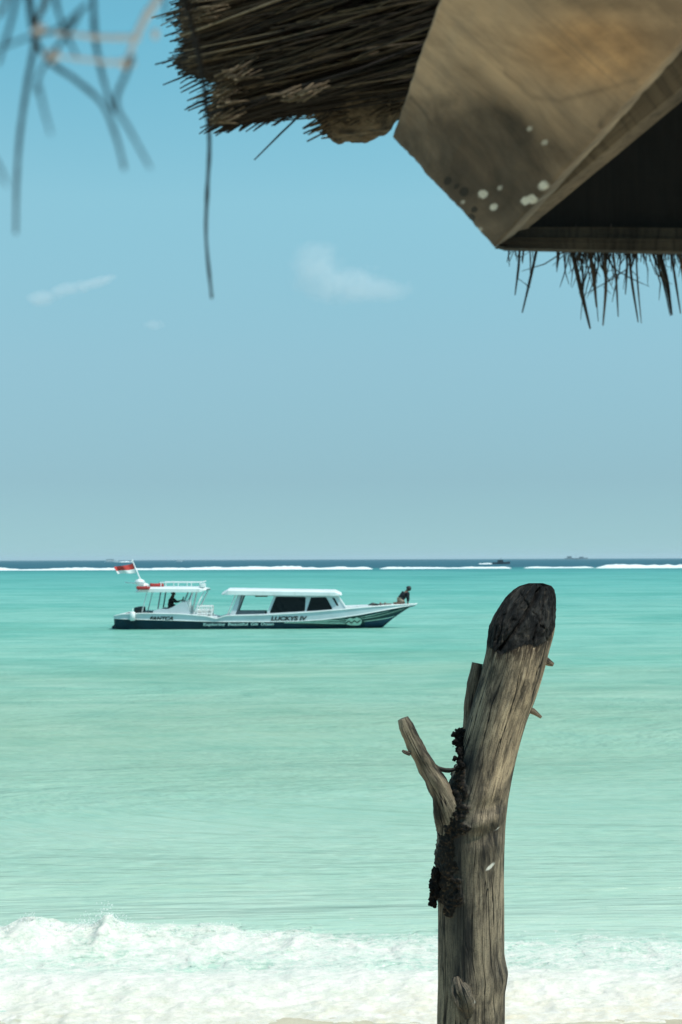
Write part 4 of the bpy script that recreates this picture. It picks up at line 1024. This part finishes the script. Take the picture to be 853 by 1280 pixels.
# flagpole leaning aft with flag
b = MB(); b.tube([B(181, 735, 0), B(170, 722, 0), B(160.5, 699.5, 0)], [.035, .03, .022], 8)
b.tube([B(176, 729.5, 0), B(150, 726.5, .2)], .02, 6); b.sphere(B(160.3, 699, 0), .045, sub=2)
fp = b.build('flagpole', m_white, boat, True)
def flag_part(name, v0, v1, mat):
    nu, nv = 28, 8; vs = []; fs = []
    for i in range(nu+1):
        for j in range(nv+1):
            u = i/nu; v = v0+(v1-v0)*j/nv
            top = 702.2+u*5.6+.8*math.sin(u*5); bot = 714.2+u*2.2+.8*math.sin(u*5+.6); px = 161.5+v*3.5-u*(25.0-v*2)
            vs.append(B(px, top+(bot-top)*v, .09*math.sin(u*9+v)*u))
    for i in range(nu):
        for j in range(nv): a = i*(nv+1)+j; fs.append((a, a+1, a+nv+2, a+nv+1))
    b = MB(); b.add(vs, fs); o = b.build(name, mat, fp, True); s_ = o.modifiers.new('cloth', 'SOLIDIFY'); s_.thickness = .004; return o
flag_part('flag_stripe', 0, .58, m_flagr)['label'] = 'red upper half of the flag'
flag_part('flag_stripe', .58, 1, m_flagw)['label'] = 'white lower half of the flag'
# antenna dome / rolled canvas behind the roof edge
b = MB(); b.sphere(B(171, 726.5, -.3), .17, (1.35, 1, .8), 3, .35, 4); b.sphere(B(175, 731, -.1), .14, (1.6, 1, .8), 3, .3, 6); b.build('canvas_roll', m_white, boat, True)
b = MB(); b.prism([B(136.5, 782.5, -.55), B(141.2, 778, -.55), B(141.2, 786, -.55), B(138, 785, -.55)], (0, 1.1, 0)); b.build('swim_step', m_blue, boat, False, .02)
b = MB(); b.prism([B(139.8, 777.0, -.5), B(146, 771.6, -.5), B(148, 772.4, -.5), B(142, 778.6, -.5)], (0, 1.0, 0)); b.build('stern_fin', m_blue, boat, False, .01)
# foredeck things
b = MB(); b.tube([B(461, 758.2, -.35), B(466, 756.3, -.3), B(473, 757.0, -.25)], [.05, .07, .04], 8); b.build('anchor_rope', m_black, boat, True)
b = MB()
for px in (476, 482): b.cut(); b.tube([B(px, 758, -.3), B(px, 755.6, -.3)], .03, 8); b.sphere(B(px, 755.4, -.3), .05)
b.cut(); b.tube([B(472, 757, -.2), B(480, 756.4, -.1), B(490, 756.2, -.2)], .03, 6)
b.build('cleat', paint('cleat_brown', (.16, .13, .11), .6), boat, True)
b = MB(); b.tube([B(519, 757.4, 0), B(523, 756.2, 0)], .035, 8); b.build('bow_roller', m_white, boat, True)
# white ladder frame / railing box amidships
def railing():
    b = MB(); r = .026
    x0_, x1_ = 246, 263.5; y0, y1 = -1.0, -.1
    for yv in (y0, y1):
        for px in (x0_, 252, 258, x1_): b.tube([B(px, 772, yv), B(px, 757, yv)], r, 6)
        for py in (757, 761.5, 766): b.tube([B(x0_, py, yv), B(x1_, py, yv)], r, 6)
    for px in (x0_, x1_):
        for py in (757, 761.5, 766): b.tube([B(px, py, y0), B(px, py, y1)], r, 6)
    b.tube([B(241, 769, y0), B(246, 758, y0)], r, 6); b.tube([B(241, 769, y0), B(246, 766, y0)], r, 6)
    return b.build('boarding_rail', m_white, boat)
railing()
b = MB(); b.box(B(256, 772, -.62), (30*k, .95, .20), bev=.03); b.build('deck_locker', m_white, boat)

# loose things carried by the boat: things of their own
def on_boat(o, base):
    o.location = BO; return rebase(o, base)
b = MB(); b.tube([B(166, 774, -1.22), B(166, 773.4, -1.22), B(166, 763.4, -1.22), B(166, 762.4, -1.22)], [.05, .115, .115, .05], 14); b.tube([B(166, 762.6, -1.22), B(166, 759, -1.1)], .012, 6)
tag(on_boat(b.build('boat_fender', m_white, None, True), B(166, 774, -1.22)), 'white cylindrical fender hanging over the stern side of the tour boat', 'fender')
def life_jacket(c, s_, rz, label):
    b = MB(); M = Matrix.Rotation(rz, 3, 'Z')
    for q in (-1, 1): b.box(c+M@Vector((0, q*.14*s_, 0)), (.62*s_, .24*s_, .13), M, .045)
    b.box(c+M@Vector((-.27*s_, 0, .02)), (.12, .4*s_, .12), M, .04); b.tube([c+M@Vector((.1, -.25*s_, .06)), c+M@Vector((.1, 0, .085)), c+M@Vector((.1, .25*s_, .06))], .018, 6)
    tag(on_boat(b.build('life_jacket', m_redc, None), c), label, 'life jacket', 'red life jackets on the wheelhouse roof')
life_jacket(B(179, 733.4, -.92)+Vector((0, -.12, .0)), .85, .0, 'darker red life jacket hanging at the stern corner of the wheelhouse roof')
life_jacket(B(193, 730.2, -.3), .9, .2, 'brighter red life jacket lying flat on the roof ahead of the other one')
def crate(c, sx, sy, sz, label):
    root = empty('deck_crate', BO+c, label, 'crate', 'white plastic crates on the boat deck')
    b = MB()
    for i, z in enumerate(np.linspace(.03, sz-.03, 4)):
        for q in (-1, 1):
            b.box((0, q*sy/2, z), (sx, .02, .035)); b.box((q*sx/2, 0, z), (.02, sy, .035))
    for a in (-1, 1):
        for q in (-1, 1): b.box((a*sx/2, q*sy/2, sz/2), (.035, .035, sz))
    b.build('lattice', m_white, root)
    b = MB(); b.box((0, 0, sz*.42), (sx*.8, sy*.8, sz*.75), bev=.03); b.build('contents', m_steel, root)
crate(B(249.5, 769, -.62), .32, .42, .28, 'white lattice crate on the deck locker, nearest the wheelhouse of the boat')
crate(B(260, 769, -.62), .30, .42, .30, 'white lattice crate on the deck locker, nearest the long cabin of the boat')

# ------------------------------------------------------------------ PEOPLE
m_skin = paint('dark_skin', (.10, .055, .035), .5, .1, 8, .05); m_skin2 = paint('tan_skin', (.16, .09, .06), .5, .1, 8, .05)
m_hair = paint('black_hair', (.008, .007, .007), .5, .2, 20); m_shirt = paint('black_shirt', (.010, .012, .014), .8, .1, 8); m_navy = paint('navy_shirt', (.004, .007, .012), .8, .1, 8)
m_short = paint('khaki_shorts', (.34, .25, .19), .8, .1, 8); m_dshort = paint('dark_shorts', (.02, .022, .025), .8, .1, 8); m_capw = paint('white_cap', (.6, .65, .65), .7, .05)
def skin_mesh(nodes, edges, name, sub=2):
    me = bpy.data.meshes.new(name); keys = list(nodes); me.from_pydata([nodes[k_][0] for k_ in keys], [(keys.index(a), keys.index(b)) for a, b in edges], [])
    o = bpy.data.objects.new(name, me); COL.objects.link(o)
    mod = o.modifiers.new('skin', 'SKIN'); mod.use_smooth_shade = True; mod.branch_smoothing = .4
    sv = me.skin_vertices[0].data
    for i, k_ in enumerate(keys):
        r = nodes[k_][1]; sv[i].radius = r if isinstance(r, tuple) else (r, r); sv[i].use_root = (i == 0)
    s_ = o.modifiers.new('sub', 'SUBSURF'); s_.levels = s_.render_levels = sub
    dg = bpy.context.evaluated_depsgraph_get(); dg.update(); res = bpy.data.meshes.new_from_object(o.evaluated_get(dg)); res.name = name
    bpy.data.objects.remove(o); res.polygons.foreach_set('use_smooth', [True]*len(res.polygons)); return res
def person(base, J, label, skin, shirt, pants, hair_m, cap=None, fat=1.0):
    """J: joints relative to base. keys pel, chest, neck, head; sho/elb/wri and hip/kne/ank/toe with L,R; face looks +X unless J['look']"""
    root = empty('person', base, label, 'person', 'people aboard the tour boat')
    look = J.get('look', Vector((1, 0, 0))).normalized(); up = (J['head']-J['neck']).normalized()
    N = {'pel': (J['pel'], .13), 'bel': ((J['pel']+J['chest'])/2, .11), 'chest': (J['chest'], .135), 'neck': (J['neck'], .062), 'head': (J['head'], (.088, .098)), 'crown': (J['head']+up*.09, (.065, .08)), 'chin': (J['head']-up*.07+look*.06, .035)}
    N['nose'] = (J['head']+look*.115-up*.005, .014)
    E = [('pel', 'bel'), ('bel', 'chest'), ('chest', 'neck'), ('neck', 'head'), ('head', 'crown'), ('head', 'chin'), ('head', 'nose')]
    for s_ in 'LR':
        N['sho'+s_] = (J['sho'+s_], .058); N['elb'+s_] = (J['elb'+s_], .040); N['wri'+s_] = (J['wri'+s_], .027)
        d = (J['wri'+s_]-J['elb'+s_]).normalized(); side = Vector((0, 1, 0)); dn = d.cross(side).normalized()
        N['palm'+s_] = (J['wri'+s_]+d*.06, (.036, .02)); E += [('chest', 'sho'+s_), ('sho'+s_, 'elb'+s_), ('elb'+s_, 'wri'+s_), ('wri'+s_, 'palm'+s_)]
        for f_ in range(4):
            b0 = J['wri'+s_]+d*.095+side*(-.027+.018*f_); ln = (.062, .072, .068, .052)[f_]
            N['f%d%s' % (f_, s_)] = (b0, .0085); N['g%d%s' % (f_, s_)] = (b0+d*ln*.5+dn*.006, .008); N['h%d%s' % (f_, s_)] = (b0+d*ln*.85+dn*.022, .006)
            E += [('palm'+s_, 'f%d%s' % (f_, s_)), ('f%d%s' % (f_, s_), 'g%d%s' % (f_, s_)), ('g%d%s' % (f_, s_), 'h%d%s' % (f_, s_))]
        t0 = J['wri'+s_]+d*.05-side*.045; N['t0'+s_] = (t0, .0105); N['t1'+s_] = (t0+d*.035-side*.012, .008); E += [('palm'+s_, 't0'+s_), ('t0'+s_, 't1'+s_)]
        N['hip'+s_] = (J['hip'+s_], .085); N['kne'+s_] = (J['kne'+s_], .058); N['ank'+s_] = (J['ank'+s_], .038); N['toe'+s_] = (J['toe'+s_], .032)
        E += [('pel', 'hip'+s_), ('hip'+s_, 'kne'+s_), ('kne'+s_, 'ank'+s_), ('ank'+s_, 'toe'+s_)]
    N = {a_: (c_, tuple(q_*fat for q_ in r_) if isinstance(r_, tuple) else r_*(fat if r_ > .015 else 1)) for a_, (c_, r_) in N.items()}
    link('body', skin_mesh(N, E, 'body'), skin, root)
    g = .016; SN = {q: (N[q][0], (N[q][1] if not isinstance(N[q][1], tuple) else N[q][1][0])+g) for q in ('bel', 'chest', 'shoL', 'shoR')}
    SN['hem'] = (J['pel']+(J['chest']-J['pel'])*.08, .14); SN['col'] = (J['chest'].lerp(J['neck'], .55), .075)
    SE = [('hem', 'bel'), ('bel', 'chest'), ('chest', 'col'), ('chest', 'shoL'), ('chest', 'shoR')]
    SN['chest'] = (SN['chest'][0], .16*fat); SN['bel'] = (SN['bel'][0], .145*fat)
    for s_ in 'LR': SN['cuf'+s_] = (J['elb'+s_], .056*fat); SN['cug'+s_] = (J['elb'+s_].lerp(J['wri'+s_], .8), .043*fat); SE += [('sho'+s_, 'cuf'+s_), ('cuf'+s_, 'cug'+s_)]
    link('shirt', skin_mesh(SN, SE, 'shirt'), shirt, root)
    PN = {'pel': (J['pel'], .14)}; PE = []
    for s_ in 'LR': PN['hip'+s_] = (J['hip'+s_], .10); PN['cuf'+s_] = (J['hip'+s_].lerp(J['kne'+s_], .85), .078); PE += [('pel', 'hip'+s_), ('hip'+s_, 'cuf'+s_)]
    link('shorts', skin_mesh(PN, PE, 'shorts'), pants, root)
    b = MB(); q = up.to_track_quat('Z', 'Y').to_matrix()
    bm = bmesh.new(); bmesh.ops.create_icosphere(bm, subdivisions=3, radius=1)
    bmesh.ops.delete(bm, geom=[v for v in bm.verts if v.co.z < -.35 or (v.co.dot(Vector((look.x, look.y, 0))) > .55 and v.co.z < .35)], context='VERTS')
    for v in bm.verts: v.co = J['head']+up*.035-look*.012+q@Vector((v.co.x*.112*fat, v.co.y*.096*fat, v.co.z*.112*fat))*(1+.05*mnoise.noise(v.co*6))
    b.bm(bm); o = b.build('hair', hair_m, root, True); s_ = o.modifiers.new('s', 'SOLIDIFY'); s_.thickness = .012
    b = MB()
    for s_ in (-1, 1):
        b.cut(); b.sphere(J['head']+look*.082+up*.012+Vector((0, s_*.032, 0)), .012, sub=2)
    b.build('eye', m_capw, root, True)
    if cap:
        b = MB(); bm = bmesh.new(); bmesh.ops.create_icosphere(bm, subdivisions=3, radius=1); bmesh.ops.delete(bm, geom=[v for v in bm.verts if v.co.z < .1], context='VERTS')
        for v in bm.verts: v.co = J['head']+up*.05+q@Vector((v.co.x*.12, v.co.y*.105, v.co.z*.095))
        b.bm(bm); b.prism([J['head']+up*.06+look*.08+Vector((0, -.07, 0)), J['head']+up*.06+look*.08+Vector((0, .07, 0)), J['head']+up*.045+look*.18+Vector((0, .04, 0)), J['head']+up*.045+look*.18+Vector((0, -.04, 0))], up*.012)
        b.build('cap', cap, root, True)
    return root
V = Vector
# the helmsman: sits on the helm seat, arms forward to the wheel
hb_ = B(208.5, 760.0, 0)                 # top of the seat, under the pelvis
hz = hb_.z
J = {'pel': V((0, 0, .10)), 'chest': V((.07, 0, .36)), 'neck': V((.10, 0, .49)), 'head': V((.13, 0, .60)),
     'shoL': V((.08, .19, .42)), 'shoR': V((.08, -.19, .42)), 'elbL': V((.27, .22, .26)), 'elbR': V((.27, -.22, .26)), 'wriL': V((.45, .15, .33)), 'wriR': V((.45, -.15, .33)),
     'hipL': V((.04, .10, .06)), 'hipR': V((.04, -.10, .06)), 'kneL': V((.42, .14, .05)), 'kneR': V((.42, -.14, .05)), 'ankL': V((.36, .14, -.20)), 'ankR': V((.36, -.14, -.20)), 'toeL': V((.50, .14, -.24)), 'toeR': V((.50, -.14, -.24))}
person(BO+hb_, J, 'person in black sitting at the wheel under the small aft roof, arms reaching forward', m_skin, m_shirt, m_dshort, m_hair)
# the lookout on the bow: kneels, leaning forward on straight arms
bb = B(505, 757.0, 0)
J = {'pel': V((-.10, 0, .21)), 'chest': V((.08, 0, .42)), 'neck': V((.15, 0, .51)), 'head': V((.21, 0, .585)),
     'shoL': V((.16, .17, .45)), 'shoR': V((.16, -.17, .45)), 'elbL': V((.20, .17, .24)), 'elbR': V((.20, -.17, .24)), 'wriL': V((.19, .14, .08)), 'wriR': V((.19, -.14, .08)),
     'hipL': V((-.10, .09, .17)), 'hipR': V((-.10, -.09, .17)), 'kneL': V((.06, .16, .06)), 'kneR': V((.06, -.16, .06)), 'ankL': V((-.27, .13, .05)), 'ankR': V((-.27, -.13, .05)), 'toeL': V((-.40, .12, .04)), 'toeR': V((-.40, -.12, .04))}
J = {a_: c_*1.08 for a_, c_ in J.items()}
person(BO+bb, J, 'person in dark shirt and tan shorts crouching on the bow tip, leaning on straight arms', m_skin2, m_navy, m_short, m_hair, None, 1.2)

# ------------------------------------------------------------------ FAR VESSELS
def far_boat(px0, px1, py, Yd, hull_c, cab_c, label, wake=0, kind='boat', name='distant_boat', H=1.0, cabs=((.3, .7, .5),)):
    xa, xb = (px0-426.5)/FPX*Yd, (px1-426.5)/FPX*Yd; L = xb-xa; W = L*.22
    root = empty(name, ((xa+xb)/2, Yd, 0), label, kind)
    b = MB(); n = 24; rows = []
    for i in range(n+1):
        u = i/n; wv = W/2*(1-max(0, (u-.55)/.45)**2.2)*(.85+.15*min(1, u*6)); zt = H*(.55+.35*max(0, (u-.4)/.6)**2); xk = -L/2+u*L
        rows.append([(xk, -wv, zt), (xk-.04*L*max(0, u-.7), -wv*.8, 0), (xk-.05*L*max(0, u-.7), 0, -.4), (xk-.04*L*max(0, u-.7), wv*.8, 0), (xk, wv, zt)])
    vs = [v for r_ in rows for v in r_]; fs = [(i*5+j, (i+1)*5+j, (i+1)*5+(j+1) % 5, i*5+(j+1) % 5) for i in range(n) for j in range(5)]+[tuple(range(5))]
    b.add(vs, fs); b.build('hull', hull_c, root)
    for (u0, u1, hh) in cabs:
        b = MB(); xm = -L/2+(u0+u1)/2*L; b.prism([V((-L/2+u0*L, -W*.33, H*.5)), V((-L/2+u1*L, -W*.33, H*.5)), V((-L/2+u1*L-.25*hh, -W*.33, H*.55+hh)), V((-L/2+u0*L+.1*hh, -W*.33, H*.55+hh))], (0, W*.66, 0)); b.build('cabin', cab_c, root)
        b = MB(); b.box((xm, 0, H*.55+hh+.04*H), ((u1-u0)*L*1.06, W*.8, .07*H)); b.build('cabin_roof', cab_c, root)
        b = MB()
        for q in np.linspace(u0+.06, u1-.1, 4):
            for sd in (-1, 1): b.cut(); b.box((-L/2+q*L+.02*L, sd*W*.332, H*.55+hh*.6), ((u1-u0)*L*.13, .02*H, hh*.3))
        b.build('window', m_glass, root)
    b = MB(); b.tube([(-L*.02, 0, H*.5), (-L*.03, 0, H*1.0+cabs[0][2]*1.7)], .03*H+.02, 6); b.build('mast', cab_c, root)
    return root
m_fb = paint('far_dark_blue', (.012, .035, .06), .5, .1, .5); m_fw = paint('far_white', (.6, .66, .68), .5, .05, .5); m_fg = paint('far_grey', (.20, .26, .29), .5, .05, .1)
far_boat(615.5, 637.5, 706, 760, m_fb, m_fb, 'small dark motorboat running beyond the reef breakers, right of the tour boat', H=1.7, cabs=((.28, .62, 1.1),))
far_boat(131, 148, 698, 1900, m_fw, m_fw, 'small white ferry near the horizon behind the tour boat flag', name='distant_ferry', H=3.0, cabs=((.12, .72, 2.2),), kind='ferry')
far_boat(706, 735, 698, 5200, m_fg, m_fg, 'large pale ship far away on the horizon, above the burnt topped post', name='distant_ship', H=7, cabs=((.1, .30, 6.5), (.62, .80, 4.5)), kind='ship')
far_boat(220, 228, 698, 2300, m_fw, m_fw, 'tiny white boat speck on the horizon above the wheelhouse of the tour boat', H=2.0, cabs=((.25, .6, 1.5),))
def wake(px0, px1, Yd, h, label):
    xa, xb = (px0-426.5)/FPX*Yd, (px1-426.5)/FPX*Yd; X = np.linspace(xa, xb, 80); Q = np.linspace(-1, 1, 7); QQ, XM = np.meshgrid(Q, X, indexing='ij')
    u = (XM-xa)/(xb-xa); Zm = h*np.sin(np.pi*np.clip(u, 0, 1))**.5*np.cos(QQ*math.pi/2)*(.4+fbm(XM*8/(xb-xa), XM*0, 0, 3, 91))-.05
    o = link('boat_wake', grid_mesh('boat_wake', XM, Yd+QQ*2, Zm), bpy.data.materials['breaker_foam']); rebase(o, ((xa+xb)/2, Yd, 0)); tag(o, label, 'wake')
wake(598, 616, 762, .7, 'pale wake trailing the dark motorboat beyond the reef')
wake(148, 166, 1905, 1.4, 'white wake trailing the ferry near the horizon')

# ------------------------------------------------------------------ CLOUDS
def cloud(pxc, pyc, wpx, hpx, Yd, dens, rot, label, seed, lumps):
    sc = Yd/FPX; c = P(pxc, pyc, Yd)
    t = NT('cloud_vapour'); v = t.coord(scale=(1/(wpx*sc),)*3); mp = v.node; mp.inputs['Location'].default_value = (seed, seed*.7, 0)
    n_ = t.noise(v, 5.5, 7, .66, .8)
    at = t.n('ShaderNodeTexCoord').outputs['Object']
    tot = None
    for (dx, dz, rx_, rz_, wgt) in lumps:
        m = t.n('ShaderNodeMapping'); t.l(at, m.inputs[0]); m.vector_type = 'POINT'
        m.inputs['Location'].default_value = (-dx*sc/(rx_*sc), 0, -dz*sc/(rz_*sc)); m.inputs['Scale'].default_value = (1/(rx_*sc), 1/(hpx*sc*.5), 1/(rz_*sc))
        ln = t.n('ShaderNodeVectorMath', operation='LENGTH'); t.l(m.outputs[0], ln.inputs[0])
        f_ = t.math('MULTIPLY', t.math('SUBTRACT', 1, ln.outputs['Value'], clamp=True), wgt)
        tot = f_ if tot is None else t.math('MAXIMUM', tot, f_)
    d_ = t.math('MULTIPLY', t.ramp(t.math('ADD', tot, t.math('MULTIPLY', t.math('SUBTRACT', n_, .5), 2.0)), [(.06, 0), (.62, 1)]), dens)
    d_ = t.math('MULTIPLY', d_, t.math('GREATER_THAN', tot, .02))
    pv = t.n('ShaderNodeVolumePrincipled'); pv.inputs['Color'].default_value = (.95, .99, 1, 1); t.l(d_, pv.inputs['Density']); pv.inputs['Anisotropy'].default_value = 0
    t.l(pv.outputs[0], t.out.inputs['Volume'])
    b = MB(); b.sphere((0, 0, 0), 1, (wpx*sc*.56, hpx*sc*.6, hpx*sc*.62), 4, .15, seed)
    o = b.build('cloud', t.m, None, True); o.location = c; o.rotation_euler.y = rot
    tag(o, label, 'cloud', 'faint small clouds'); return o
cloud(88, 363, 125, 34, 2600, .024, -R(14), 'thin pale slanting cloud at the left, left of the long hanging strand', 3, [(-38, -2, 26, 13, 1), (0, 1, 34, 11, .95), (36, 2, 30, 8, .9)])
cloud(432, 345, 175, 84, 2600, .0095, 0, 'largest faint cloud, just right of the long hanging strand', 8, [(-34, 10, 42, 34, .8), (-6, -10, 74, 30, .85), (28, -18, 72, 18, 1.05), (-36, 30, 34, 14, .75)])
cloud(193, 406, 34, 18, 2600, .022, 0, 'smallest faint wisp of cloud, below and between the two larger clouds', 12, [(0, 0, 16, 8, .9)])

# ------------------------------------------------------------------ HAZE: a closed box of thin sea air round everything
t = NT('haze_air'); pv = t.n('ShaderNodeVolumePrincipled'); pv.inputs['Color'].default_value = (.93, .97, 1, 1); pv.inputs['Density'].default_value = 6e-5; pv.inputs['Anisotropy'].default_value = .2
t.l(pv.outputs[0], t.out.inputs['Volume'])
b = MB(); b.box((0, 13000, 23), (64000, 27500, 58)); tag(b.build('haze', t.m), 'thin pale sea haze', None, None, 'stuff')
